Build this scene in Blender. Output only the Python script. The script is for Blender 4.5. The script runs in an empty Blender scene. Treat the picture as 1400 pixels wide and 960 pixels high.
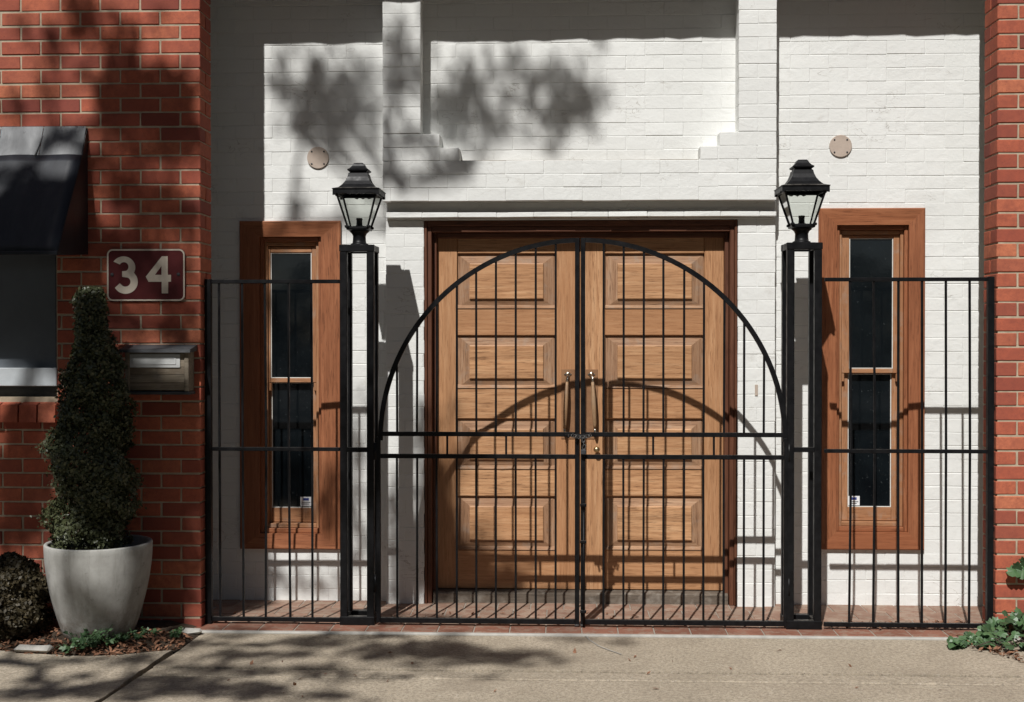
import bpy, bmesh, math, random
import numpy as np
from mathutils import Vector, Matrix, Quaternion
random.seed(7); rng = np.random.default_rng(11)
scene = bpy.context.scene
C = scene.collection

# ------------------------------------------------------------------ camera
F = 1733.0                       # focal length in photo pixels (photo 1400 x 960)
CAM = Vector((0, 0, 1.70))
YAW, PITCH = math.radians(2.38), math.radians(-0.56)
cam_d = bpy.data.cameras.new('camera'); cam = bpy.data.objects.new('camera', cam_d); C.objects.link(cam)
cam.location = CAM
cam.rotation_euler = (math.pi/2 + PITCH, 0, YAW)
cam_d.sensor_width = 36; cam_d.lens = F/1400*36
cam_d.clip_start = 0.05; cam_d.clip_end = 2000
scene.camera = cam
RM = cam.rotation_euler.to_matrix()

def at(px, py, Y):               # photo pixel -> point on the vertical plane y = Y
    d = RM @ Vector(((px-700)/F, (480-py)/F, -1)); return CAM + d*(Y/d.y)
def gnd(px, py, z=0.0):          # photo pixel -> point on the level z
    d = RM @ Vector(((px-700)/F, (480-py)/F, -1)); return CAM + d*((z-CAM.z)/d.z)
def PX(px, Y, py=463): return at(px, py, Y).x
def PZ(py, Y, px=700): return at(px, py, Y).z

# ------------------------------------------------------------------ light
SUN = Vector((0.255, 1.0, -1.17)) # direction in which sunlight travels
w = bpy.data.worlds.new('World'); scene.world = w; w.use_nodes = True
nt = w.node_tree; bg = nt.nodes['Background']
sky = nt.nodes.new('ShaderNodeTexSky'); sky.sky_type = 'NISHITA'; sky.sun_disc = False
sky.sun_elevation = math.atan2(1.17, math.hypot(.255, 1)); sky.sun_rotation = math.atan2(-.255, -1); sky.dust_density = 1.0; sky.air_density = .8
nt.links.new(sky.outputs[0], bg.inputs[0]); bg.inputs[1].default_value = 0.05
sl = bpy.data.lights.new('sun', 'SUN'); sl.energy = 5.0; sl.angle = math.radians(0.53); sl.color = (1, .98, .95)
so = bpy.data.objects.new('sun', sl); C.objects.link(so)
so.rotation_euler = SUN.to_track_quat('-Z', 'Y').to_euler(); so.location = (-3, -4, 12)
vs = scene.view_settings; vs.view_transform = 'Standard'; vs.look = 'None'; vs.gamma = 1; vs.exposure = -0.12
vs.use_curve_mapping = False

# ------------------------------------------------------------------ materials
MATS = {}
class NT:
    def __init__(s, name):
        s.m = bpy.data.materials.new(name); s.m.use_nodes = True; MATS[name] = s.m
        s.t = s.m.node_tree; s.b = s.t.nodes['Principled BSDF']; s.n = s.t.nodes
        s.tc = s.n.new('ShaderNodeTexCoord'); s.oi = s.n.new('ShaderNodeObjectInfo')
    def link(s, a, b): s.t.links.new(a, b)
    def coord(s, scale=(1,1,1), world=False, jitter=True):
        mp = s.n.new('ShaderNodeMapping'); mp.inputs['Scale'].default_value = scale
        if world:
            g = s.n.new('ShaderNodeNewGeometry'); s.link(g.outputs['Position'], mp.inputs[0])
        else:
            s.link(s.tc.outputs['Object'], mp.inputs[0])
            if jitter:
                mu = s.n.new('ShaderNodeMath'); mu.operation = 'MULTIPLY'; mu.inputs[1].default_value = 37.0
                s.link(s.oi.outputs['Random'], mu.inputs[0])
                cx = s.n.new('ShaderNodeCombineXYZ')
                for i in range(3): s.link(mu.outputs[0], cx.inputs[i])
                s.link(cx.outputs[0], mp.inputs['Location'])
        return mp.outputs[0]
    def noise(s, vec, scale, detail=5, rough=.6, dist=0):
        n = s.n.new('ShaderNodeTexNoise'); n.inputs['Scale'].default_value = scale
        n.inputs['Detail'].default_value = detail; n.inputs['Roughness'].default_value = rough; n.inputs['Distortion'].default_value = dist
        s.link(vec, n.inputs['Vector']); return n.outputs['Fac']
    def ramp(s, fac, stops, interp='LINEAR'):
        r = s.n.new('ShaderNodeValToRGB'); cr = r.color_ramp; cr.interpolation = interp
        while len(cr.elements) < len(stops): cr.elements.new(0.5)
        for e, (p, c) in zip(cr.elements, stops):
            e.position = p; e.color = (*c, 1) if not isinstance(c, (int, float)) else (c, c, c, 1)
        s.link(fac, r.inputs[0]); return r.outputs[0]
    def mix(s, fac, a, b, mode='MIX'):
        x = s.n.new('ShaderNodeMix'); x.data_type = 'RGBA'; x.blend_type = mode
        for sock, v in ((x.inputs[0], fac), (x.inputs[6], a), (x.inputs[7], b)):
            if hasattr(v, 'links'): s.link(v, sock)
            elif isinstance(v, tuple): sock.default_value = (*v, 1)
            else: sock.default_value = v
        return x.outputs[2]
    def bump(s, h, strength=.3, dist=.003, prev=None):
        b = s.n.new('ShaderNodeBump'); b.inputs['Strength'].default_value = strength; b.inputs['Distance'].default_value = dist
        s.link(h, b.inputs['Height'])
        if prev: s.link(prev, b.inputs['Normal'])
        return b.outputs[0]
    def out(s, col=None, rough=.6, normal=None, spec=.4, metal=0):
        if col is not None:
            if isinstance(col, tuple): s.b.inputs['Base Color'].default_value = (*col, 1)
            else: s.link(col, s.b.inputs['Base Color'])
        if hasattr(rough, 'links'): s.link(rough, s.b.inputs['Roughness'])
        else: s.b.inputs['Roughness'].default_value = rough
        s.b.inputs['Specular IOR Level'].default_value = spec; s.b.inputs['Metallic'].default_value = metal
        if normal: s.link(normal, s.b.inputs['Normal'])
        return s.m

def mat_white():
    k = NT('white_paint'); p = k.coord(world=True)
    c = k.ramp(k.noise(p, 1.7, 4), [(.3, (.73,.735,.71)), (.7, (.79,.795,.77))])
    c = k.mix(k.ramp(k.noise(p, 9, 6, .7), [(.60, 0), (.78, .55)]), c, (.52,.50,.45))
    ob = k.coord(); c = k.mix(k.ramp(k.oi.outputs['Random'], [(0, .0), (1, .16)]), c, (.60,.595,.57))
    # hairline cracks and scuffs in the old paint
    pc = k.coord((1,1,2.2), world=True)
    vz = k.n.new('ShaderNodeTexNoise'); vz.inputs['Scale'].default_value = 7; vz.inputs['Detail'].default_value = 8; vz.inputs['Distortion'].default_value = .8
    k.link(pc, vz.inputs['Vector'])
    crack = k.ramp(vz.outputs['Fac'], [(.487, 0), (.5, 1), (.513, 0)])
    gate = k.ramp(k.noise(p, 2.3, 3), [(.57, 0), (.66, 1)])
    mk = k.mix(1.0, crack, gate, 'MULTIPLY')
    c = k.mix(k.mix(1.0, mk, (.62,.62,.62), 'MULTIPLY'), c, (.24,.205,.16))
    n0 = k.bump(k.noise(p, 8, 4, .5, 1.0), .30, .014); n1 = k.bump(k.noise(p, 40, 6, .65, .4), .40, .005, n0)
    pb = k.coord((.35,1,1.6), world=True)
    n2 = k.bump(k.noise(pb, 90, 4, .6), .35, .002, n1)
    return k.out(c, .62, n2, .3)

def mat_brick():
    k = NT('red_brick'); p = k.coord()
    c = k.ramp(k.oi.outputs['Random'], [(0,(.20,.052,.038)), (.07,(.32,.080,.050)), (.28,(.45,.115,.064)), (.48,(.52,.150,.078)), (.62,(.33,.088,.055)), (.76,(.58,.195,.100)), (.88,(.48,.130,.070)), (1,(.24,.062,.046))])
    c = k.mix(k.ramp(k.noise(p, 9, 4, .6), [(.40, 0), (.70, .55)]), c, (.27,.075,.048)); c = k.mix(k.ramp(k.noise(p, 34, 6, .75), [(.38, 0), (.75, .6)]), c, (.20,.055,.042))
    c = k.mix(k.ramp(k.noise(p, 190, 3, .7), [(.70, 0), (.76, .5)]), c, (.52,.27,.18))
    c = k.mix(k.ramp(k.noise(p, 130, 3, .6), [(.64, 0), (.70, .7)]), c, (.10,.04,.035))
    n = k.bump(k.noise(p, 130, 5, .7), .55, .0025)
    return k.out(c, .85, n, .25)

def mat_simple(name, c1, c2, scale, rough=.7, bs=60, bst=.3, bd=.003, stretch=(1,1,1), world=False, spec=.35, metal=0, rnd=0, speck=None):
    k = NT(name); p = k.coord(stretch, world)
    c = k.ramp(k.noise(p, scale, 6, .65), [(.3, c1), (.7, c2)])
    if speck:
        c = k.mix(k.ramp(k.noise(p, speck[0], 3, .7), [(speck[1], 0), (speck[1]+.07, speck[3])]), c, speck[2])
    if rnd:
        c = k.mix(k.ramp(k.oi.outputs['Random'], [(0, 0.0), (1, rnd)]), c, tuple(x*.35 for x in c1))
    n = k.bump(k.noise(p, bs, 5, .65), bst, bd) if bst else None
    return k.out(c, rough, n, spec, metal)

def mat_wood(name, dark, mid, light, axis, rough=.5, wear=.0):
    k = NT(name); st = [26, 26, 26]; st['xyz'.index(axis)] = 1.4
    p = k.coord(tuple(st)); p2 = k.coord(tuple(8 if v > 5 else .6 for v in st)); p3 = k.coord(tuple(v*3.2 if v > 5 else 5 for v in st))
    c = k.ramp(k.noise(p, 2.2, 6, .65, .25), [(.28, dark), (.5, mid), (.72, light)])
    c = k.mix(k.ramp(k.noise(p2, 1.1, 4, .5, .5), [(.35, 0), (.72, .6)]), c, tuple(x*.55 for x in mid))
    c = k.mix(k.ramp(k.noise(p3, 2.0, 3, .6), [(.54, 0), (.68, .75)]), c, tuple(x*.42 for x in dark))
    c = k.mix(k.ramp(k.oi.outputs['Random'], [(0, 0.0), (.3, .30), (.6, .05), (1, .62)]), c, tuple(x*f for x, f in zip(mid, (.66,.56,.50))))
    if wear: 
        q = k.coord((5,5,5)); c = k.mix(k.ramp(k.noise(q, 2.6, 5), [(.52, 0), (.7, wear)]), c, (.30,.27,.23))
    n = k.bump(k.noise(p, 3.0, 5, .6), .28, .0018)
    return k.out(c, rough, n, .35)

mat_white(); mat_brick()
mat_simple('mortar', (.33,.27,.19), (.50,.42,.31), 14, .9, 160, .6, .003, world=True)
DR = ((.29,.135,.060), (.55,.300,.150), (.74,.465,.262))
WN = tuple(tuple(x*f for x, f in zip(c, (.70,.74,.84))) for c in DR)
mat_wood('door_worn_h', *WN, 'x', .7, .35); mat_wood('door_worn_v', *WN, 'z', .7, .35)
mat_wood('door_wood_v', *DR, 'z'); mat_wood('door_wood_h', *DR, 'x')
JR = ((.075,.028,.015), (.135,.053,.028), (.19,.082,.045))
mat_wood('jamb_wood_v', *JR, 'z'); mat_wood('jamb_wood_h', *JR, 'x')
WR = ((.21,.075,.034), (.35,.132,.060), (.48,.205,.100))
mat_wood('frame_wood_v', *[tuple(x*.96 for x in c) for c in WR], 'z', .45); mat_wood('frame_wood_h', *WR, 'x', .45)
SR = ((.30,.13,.055), (.42,.205,.10), (.50,.27,.14))
mat_wood('sash_wood_v', *SR, 'z', .6, .35); mat_wood('sash_wood_h', *SR, 'x', .6, .35)
mat_wood('sill_wood', (.085,.07,.055), (.14,.115,.09), (.21,.17,.13), 'x', .85, .6)
mat_wood('box_wood', (.13,.11,.08), (.23,.195,.145), (.33,.285,.22), 'x', .85, .5)
mat_wood('bark', (.05,.04,.03), (.09,.07,.055), (.13,.105,.085), 'z', .95)
mat_wood('handle_wood', (.30,.17,.09), (.42,.27,.15), (.55,.38,.24), 'z', .6, .3)
k = NT('black_iron'); p = k.coord(world=True)
c = k.ramp(k.noise(p, 30, 5), [(.35, (.004,.004,.0045)), (.7, (.009,.009,.010))])
c = k.mix(k.ramp(k.noise(p, 75, 5, .75), [(.70, 0), (.76, .6)]), c, (.16,.145,.13))
gn = k.n.new('ShaderNodeNewGeometry'); sx_ = k.n.new('ShaderNodeSeparateXYZ'); k.link(gn.outputs['Normal'], sx_.inputs[0])
dust = k.mix(1.0, k.ramp(sx_.outputs['Z'], [(.85, 0), (.97, 1)]), k.ramp(k.noise(p, 45, 5, .8), [(.42, 0), (.62, .7)]), 'MULTIPLY')
c = k.mix(dust, c, (.17,.155,.135))
k.out(c, k.ramp(k.noise(p, 20, 4), [(.3, .34), (.7, .55)]), k.bump(k.noise(p, 110, 4), .25, .0015), .2)
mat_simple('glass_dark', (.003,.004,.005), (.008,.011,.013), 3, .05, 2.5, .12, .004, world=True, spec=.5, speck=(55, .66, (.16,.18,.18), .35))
mat_simple('putty', (.62,.60,.55), (.78,.77,.72), 20, .7)
mat_simple('brass', (.38,.28,.14), (.55,.43,.25), 30, .38, 60, .2, .001, metal=1)
mat_simple('brass_plate', (.20,.10,.05), (.30,.16,.08), 20, .5, 60, .2, .001)
mat_simple('nickel', (.45,.42,.36), (.62,.58,.5), 30, .3, 60, .2, .001, metal=1)
mat_simple('tile', (.20,.085,.055), (.31,.14,.092), 7, .8, 90, .35, .002, rnd=.45, speck=(16, .50, (.30,.215,.16), .6))
mat_simple('tile_dusty', (.235,.135,.095), (.34,.215,.155), 7, .88, 90, .35, .002, rnd=.25, speck=(12, .48, (.36,.28,.215), .6))
mat_simple('grout', (.25,.22,.18), (.36,.32,.27), 30, .9)
mat_simple('kerb_mortar', (.32,.31,.28), (.48,.46,.42), 12, .9, 80, .5, .004, world=True)
mat_simple('bounce_strip', (.16,.13,.10), (.28,.24,.19), 14, .95, 60, .5, .004, world=True)  # dark coat of the added strip that damps bounce above the beam
mat_simple('soil', (.045,.030,.020), (.085,.06,.04), 20, .95, 50, .8, .02, world=True)
mat_simple('asphalt', (.040,.040,.040), (.065,.063,.06), 25, .9, 100, .6, .006, world=True)
def mat_pot():
    k = NT('pot_concrete'); p = k.coord(jitter=False)
    c = k.ramp(k.noise(p, 5, 7, .7), [(.3, (.28,.275,.25)), (.7, (.46,.455,.43))])
    st = k.coord((9,9,.9), jitter=False); c = k.mix(k.ramp(k.noise(st, 1.6, 6, .7), [(.52, 0), (.72, .6)]), c, (.20,.195,.17))
    c = k.mix(k.ramp(k.noise(p, 13, 6, .75), [(.60, 0), (.70, .7)]), c, (.15,.145,.125))
    sp = k.n.new('ShaderNodeSeparateXYZ'); k.link(k.tc.outputs['Object'], sp.inputs[0])
    lo = k.mix(1.0, k.ramp(sp.outputs['Z'], [(.02, 1), (.22, 0)]), k.ramp(k.noise(p, 14, 6, .8), [(.36, 0), (.6, 1)]), 'MULTIPLY')
    c = k.mix(lo, c, (.12,.085,.06))
    k.out(c, .88, k.bump(k.noise(p, 70, 5, .7), .35, .003), .3)
mat_pot()
mat_simple('awning_metal', (.010,.012,.016), (.022,.025,.031), 6, .42, 30, .2, .003, stretch=(3,1,.6))
mat_simple('flashing_lead', (.13,.135,.14), (.24,.245,.25), 7, .55, 40, .35, .004, stretch=(2,1,.8), speck=(9, .62, (.04,.04,.045), .8))
mat_simple('blind_grey', (.105,.118,.132), (.135,.15,.165), 3, .35, 20, .05, .002)
mat_simple('sill_metal', (.40,.43,.45), (.52,.55,.57), 5, .5)
mat_simple('sign_maroon', (.085,.014,.016), (.115,.022,.022), 8, .4, 40, .05, .001)
mat_simple('sign_cream', (.66,.58,.47), (.74,.66,.55), 20, .5, 40, .05, .001)
mat_simple('plate_steel', (.50,.51,.50), (.64,.65,.64), 8, .45, 40, .15, .001, metal=.2)
mat_simple('lid_dark', (.028,.030,.034), (.075,.078,.082), 9, .6, 50, .4, .003, stretch=(1,1,4))
mat_simple('cover_beige', (.42,.34,.28), (.52,.43,.36), 9, .65, 60, .2, .001)
mat_simple('paper_white', (.74,.75,.76), (.80,.81,.82), 9, .6, 0, 0)
mat_simple('ink_blue', (.03,.05,.22), (.05,.07,.28), 9, .6, 0, 0)
mat_simple('roof_timber', (.30,.28,.25), (.40,.38,.34), 5, .8)
mat_simple('galvanised', (.06,.06,.06), (.15,.145,.14), 60, .5, 60, .3, .001, metal=.4)

def mat_concrete():
    k = NT('concrete'); p = k.coord(world=True)
    c = k.ramp(k.noise(p, 2.2, 6, .7), [(.3, (.40,.335,.248)), (.7, (.53,.45,.342))])
    c = k.mix(k.ramp(k.noise(p, 70, 5, .8), [(.50, 0), (.62, .75)]), c, (.20,.17,.13))
    c = k.mix(k.ramp(k.noise(p, 150, 3, .7), [(.56, 0), (.64, .7)]), c, (.60,.54,.46))
    c = k.mix(k.ramp(k.noise(p, 6, 6, .7), [(.60, 0), (.75, .5)]), c, (.17,.145,.115))
    c = k.mix(k.ramp(k.noise(p, 48, 3, .8), [(.47, 0), (.60, .55)]), c, (.185,.155,.12)); c = k.mix(k.ramp(k.noise(p, 38, 3, .8, .3), [(.60, 0), (.68, .7)]), c, (.58,.52,.43))
    c = k.mix(k.ramp(k.noise(p, 1.1, 5, .7, .8), [(.48, 0), (.66, .45)]), c, (.24,.195,.145))
    c = k.mix(k.ramp(k.noise(p, 17, 4, .8), [(.66, 0), (.70, .7)]), c, (.10,.085,.07))
    n = k.bump(k.noise(p, 120, 5, .75), .8, .006); n = k.bump(k.noise(p, 9, 4, .6), .35, .01, n)
    return k.out(c, .92, n, .25)
mat_concrete()
def mat_leaf(name, c1, c2, rough=.5, trans=.0):
    k = NT(name); p = k.coord(world=True)
    c = k.ramp(k.noise(p, 30, 2), [(.3, c1), (.7, c2)])
    c = k.mix(k.ramp(k.oi.outputs['Random'], [(0, 0), (1, .5)]), c, c2)
    return k.out(c, rough, None, .45)
mat_leaf('leaf_box', (.020,.026,.011), (.085,.095,.042), .45)
mat_leaf('leaf_brown', (.022,.018,.008), (.065,.048,.02), .6)
mat_leaf('leaf_ivy', (.035,.085,.030), (.085,.155,.065), .45)
mat_leaf('leaf_ivy_dark', (.02,.045,.02), (.045,.085,.035), .45)
mat_leaf('leaf_tree', (.035,.055,.02), (.07,.10,.035), .5)
mat_leaf('leaf_weed', (.03,.07,.03), (.07,.13,.05), .5)
mat_leaf('leaf_dry', (.13,.055,.028), (.30,.15,.085), .8)
# clear lantern glass
k = NT('lantern_glass'); tr = k.n.new('ShaderNodeBsdfTransparent'); tr.inputs[0].default_value = (.88,.90,.88,1)
gl = k.n.new('ShaderNodeBsdfGlossy'); gl.inputs['Roughness'].default_value = .08
mx = k.n.new('ShaderNodeMixShader'); fr = k.n.new('ShaderNodeFresnel'); fr.inputs[0].default_value = 1.45
k.link(fr.outputs[0], mx.inputs[0]); k.link(tr.outputs[0], mx.inputs[1]); k.link(gl.outputs[0], mx.inputs[2])
k.link(mx.outputs[0], k.n['Material Output'].inputs[0])

# ------------------------------------------------------------------ helpers
WLOC = {}
def link(name, mesh, mat=None, parent=None, loc=(0,0,0), rot=None):
    """one mesh object, loc in world space"""
    o = bpy.data.objects.new(name, mesh); C.objects.link(o); loc = Vector(loc); WLOC[o] = loc
    if parent is not None: o.parent = parent; o.location = loc - WLOC[parent]
    else: o.location = loc
    if rot: o.rotation_euler = rot
    if mat and mesh is not None and not mesh.materials: mesh.materials.append(MATS[mat])
    return o
def thing(name, label, cat, loc=(0,0,0), group=None):
    o = bpy.data.objects.new(name, None); C.objects.link(o); o.location = loc; WLOC[o] = Vector(loc)
    o.empty_display_size = .1
    tag(o, label, cat, group); return o
def tag(o, label, cat, group=None):
    o['label'] = label; o['category'] = cat
    if group: o['group'] = group
    return o
def structure(o): o['kind'] = 'structure'; return o
def stuff(o): o['kind'] = 'stuff'; return o
def mesh(verts, faces, smooth=False):
    m = bpy.data.meshes.new('m'); m.from_pydata([tuple(v) for v in verts], [], faces); m.update()
    if smooth: m.polygons.foreach_set('use_smooth', [True]*len(m.polygons))
    return m
def box_mesh(sx, sy, sz, b=.002, jit=0, r=random):
    """box with all edges chamfered, 44 triangles"""
    h = (sx/2, sy/2, sz/2); b = min(b, .45*min(sx, sy, sz)); V = []; idx = {}
    for x in (-1,1):
        for y in (-1,1):
            for z in (-1,1):
                s = (x,y,z); j = [r.uniform(-jit, jit) for _ in range(3)]
                for a in range(3):   # vertex lying on the face of axis a
                    v = [s[i]*(h[i]-(0 if i == a else b)) + j[i] for i in range(3)]
                    idx[(s,a)] = len(V); V.append(v)
    Fc = []
    def quad(ids):
        # orient outward
        c = sum((Vector(V[i]) for i in ids), Vector())/len(ids); n = (Vector(V[ids[1]])-Vector(V[ids[0]])).cross(Vector(V[ids[2]])-Vector(V[ids[0]]))
        Fc.append(ids if n.dot(c) > 0 else ids[::-1])
    for a in range(3):
        o1, o2 = [i for i in range(3) if i != a]
        for s in (-1,1):
            ids = []
            for p, q in ((-1,-1),(1,-1),(1,1),(-1,1)):
                t = [0]*3; t[a] = s; t[o1] = p; t[o2] = q; ids.append(idx[(tuple(t),a)])
            quad(ids)
        for p in (-1,1):
            for q in (-1,1):
                e = []
                for s in (-1,1):
                    t = [0]*3; t[a] = s; t[o1] = p; t[o2] = q; t = tuple(t); e.append((idx[(t,o1)], idx[(t,o2)]))
                quad([e[0][0], e[1][0], e[1][1], e[0][1]])
    for x in (-1,1):
        for y in (-1,1):
            for z in (-1,1): quad([idx[((x,y,z),a)] for a in range(3)])
    return mesh(V, Fc)
def box(name, x0, x1, y0, y1, z0, z1, mat, parent=None, b=.002, jit=0):
    m = box_mesh(abs(x1-x0), abs(y1-y0), abs(z1-z0), b, jit)
    return link(name, m, mat, parent, ((x0+x1)/2, (y0+y1)/2, (z0+z1)/2))
def obox_mesh(p, q, wx, wy, b=.0015):
    """square bar between two points"""
    p, q = Vector(p), Vector(q); m = box_mesh(wx, wy, (q-p).length, b)
    return m
def bar(name, p, q, wx, wy, mat, parent=None, b=.0015):
    p, q = Vector(p), Vector(q); d = q-p
    o = link(name, obox_mesh(p, q, wx, wy, b), mat, parent, (p+q)/2)
    o.rotation_mode = 'QUATERNION'
    z = d.normalized(); y = Vector((0,1,0)) if abs(z.y) < .9 else Vector((0,0,1))
    x = y.cross(z).normalized(); y = z.cross(x)
    o.rotation_quaternion = Matrix((x,y,z)).transposed().to_quaternion(); return o
def sweep_mesh(pts, r, n=10, cap=True, flat=None):
    """tube along points; r a number or list; flat=(wx,wy) rectangular section with wy along world y"""
    pts = [Vector(p) for p in pts]; V = []; Fc = []
    if flat: n = 4
    for i, p in enumerate(pts):
        t = (pts[min(i+1, len(pts)-1)] - pts[max(i-1, 0)]).normalized()
        a = Vector((0,1,0)) if abs(t.y) < .9 else Vector((1,0,0))
        u = a.cross(t).normalized(); v = t.cross(u)
        ri = r[i] if isinstance(r, (list, tuple)) else r
        for k in range(n):
            if flat:
                sx, sy = ((-1,-1),(1,-1),(1,1),(-1,1))[k]; V.append(p + u*sx*flat[0]/2 + v*sy*flat[1]/2)
            else:
                an = 2*math.pi*k/n; V.append(p + u*math.cos(an)*ri + v*math.sin(an)*ri)
    for i in range(len(pts)-1):
        for k in range(n):
            a, b2 = i*n+k, i*n+(k+1) % n; Fc.append((a, b2, b2+n, a+n))
    if cap: Fc.append(tuple(range(n))[::-1]); Fc.append(tuple(range((len(pts)-1)*n, len(pts)*n)))
    return mesh(V, Fc, smooth=not flat)
def tube(name, pts, r, mat, parent=None, n=10, flat=None):
    o = Vector(pts[0]); return link(name, sweep_mesh([Vector(p)-o for p in pts], r, n, True, flat), mat, parent, o)
def lathe_mesh(prof, n=40, close=False, smooth=True):
    V = []; Fc = []
    for (r, z) in prof:
        for k in range(n): a = 2*math.pi*k/n; V.append((r*math.cos(a), r*math.sin(a), z))
    for i in range(len(prof)-1):
        for k in range(n):
            a, b2 = i*n+k, i*n+(k+1) % n; Fc.append((a, b2, b2+n, a+n))
    if close: Fc.append(tuple(range(n))[::-1]); Fc.append(tuple(range((len(prof)-1)*n, len(prof)*n)))
    return mesh(V, Fc, smooth)
def sq_lathe_mesh(prof):
    """square-plan stack of (half width, z)"""
    V = []; Fc = []
    for (r, z) in prof: V += [(-r,-r,z), (r,-r,z), (r,r,z), (-r,r,z)]
    for i in range(len(prof)-1):
        for k in range(4):
            a, b2 = i*4+k, i*4+(k+1) % 4; Fc.append((a, b2, b2+4, a+4))
    n = len(prof)-1; Fc.append((3,2,1,0)); Fc.append((n*4, n*4+1, n*4+2, n*4+3)); return mesh(V, Fc)
def poly_mesh(loops, depth):
    """flat polygons (x, z) with holes, extruded along y (front face at y = -depth)"""
    cu = bpy.data.curves.new('c', 'CURVE'); cu.dimensions = '2D'; cu.fill_mode = 'BOTH'; cu.extrude = depth/2
    for lp in loops:
        s = cu.splines.new('POLY'); s.points.add(len(lp)-1); s.use_cyclic_u = True
        for p, (x, z) in zip(s.points, lp): p.co = (x, z, 0, 1)
    o = bpy.data.objects.new('tmp', cu); C.objects.link(o)
    dg = bpy.context.evaluated_depsgraph_get(); dg.update()
    me = bpy.data.meshes.new_from_object(o.evaluated_get(dg)); bpy.data.objects.remove(o); bpy.data.curves.remove(cu)
    me.transform(Matrix.Translation((0,-depth/2,0)) @ Matrix.Rotation(math.pi/2, 4, 'X')); me.materials.clear(); return me
def rrect(x0, x1, z0, z1, r, n=6):
    out = []
    for cx, cz, a0 in ((x1-r, z1-r, 0), (x0+r, z1-r, 90), (x0+r, z0+r, 180), (x1-r, z0+r, 270)):
        for i in range(n+1):
            a = math.radians(a0 + 90*i/n); out.append((cx+r*math.cos(a), cz+r*math.sin(a)))
    return out

# ---- brickwork
_bm = {}
def brick_mesh(L, D, H, style, mat):
    key = (round(L, 3), round(D, 3), round(H, 3), style, mat, random.randrange(4))
    if key not in _bm:
        m = box_mesh(L, D, H, .0035 if style == 'red' else .0028, .0010 if style == 'red' else .0009)
        m.materials.append(MATS[mat]); _bm[key] = m
    return _bm[key]
def holes_minus(spans, h0, h1):
    out = []
    for a, b in spans:
        if h1 <= a or h0 >= b: out.append((a, b)); continue
        if a < h0: out.append((a, h0))
        if b > h1: out.append((h1, b))
    return out
def backing(name, xa, xb, za, zb, yf, yb, holes, mat, parent):
    xs = sorted({xa, xb, *[h[0] for h in holes], *[h[1] for h in holes]}); xs = [x for x in xs if xa <= x <= xb]
    zs = sorted({za, zb, *[h[2] for h in holes], *[h[3] for h in holes]}); zs = [z for z in zs if za <= z <= zb]
    bm = bmesh.new()
    def solid(i, j):
        if i < 0 or j < 0 or i >= len(xs)-1 or j >= len(zs)-1: return False
        cx, cz = (xs[i]+xs[i+1])/2, (zs[j]+zs[j+1])/2
        return not any(h[0] < cx < h[1] and h[2] < cz < h[3] for h in holes)
    def q(*p): bm.faces.new([bm.verts.new(v) for v in p])
    for i in range(len(xs)-1):
        for j in range(len(zs)-1):
            if not solid(i, j): continue
            x0, x1, z0, z1 = xs[i], xs[i+1], zs[j], zs[j+1]
            q((x0,yf,z0),(x1,yf,z0),(x1,yf,z1),(x0,yf,z1)); q((x1,yb,z0),(x0,yb,z0),(x0,yb,z1),(x1,yb,z1))
            if not solid(i-1, j): q((x0,yb,z0),(x0,yf,z0),(x0,yf,z1),(x0,yb,z1))
            if not solid(i+1, j): q((x1,yf,z0),(x1,yb,z0),(x1,yb,z1),(x1,yf,z1))
            if not solid(i, j-1): q((x0,yf,z0),(x0,yb,z0),(x1,yb,z0),(x1,yf,z0))
            if not solid(i, j+1): q((x0,yf,z1),(x1,yf,z1),(x1,yb,z1),(x0,yb,z1))
    bmesh.ops.remove_doubles(bm, verts=bm.verts, dist=1e-5)
    m = bpy.data.meshes.new('m'); bm.to_mesh(m); bm.free(); return link(name, m, mat, parent, (0,0,0) if parent is None else (0,0,0))
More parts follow.
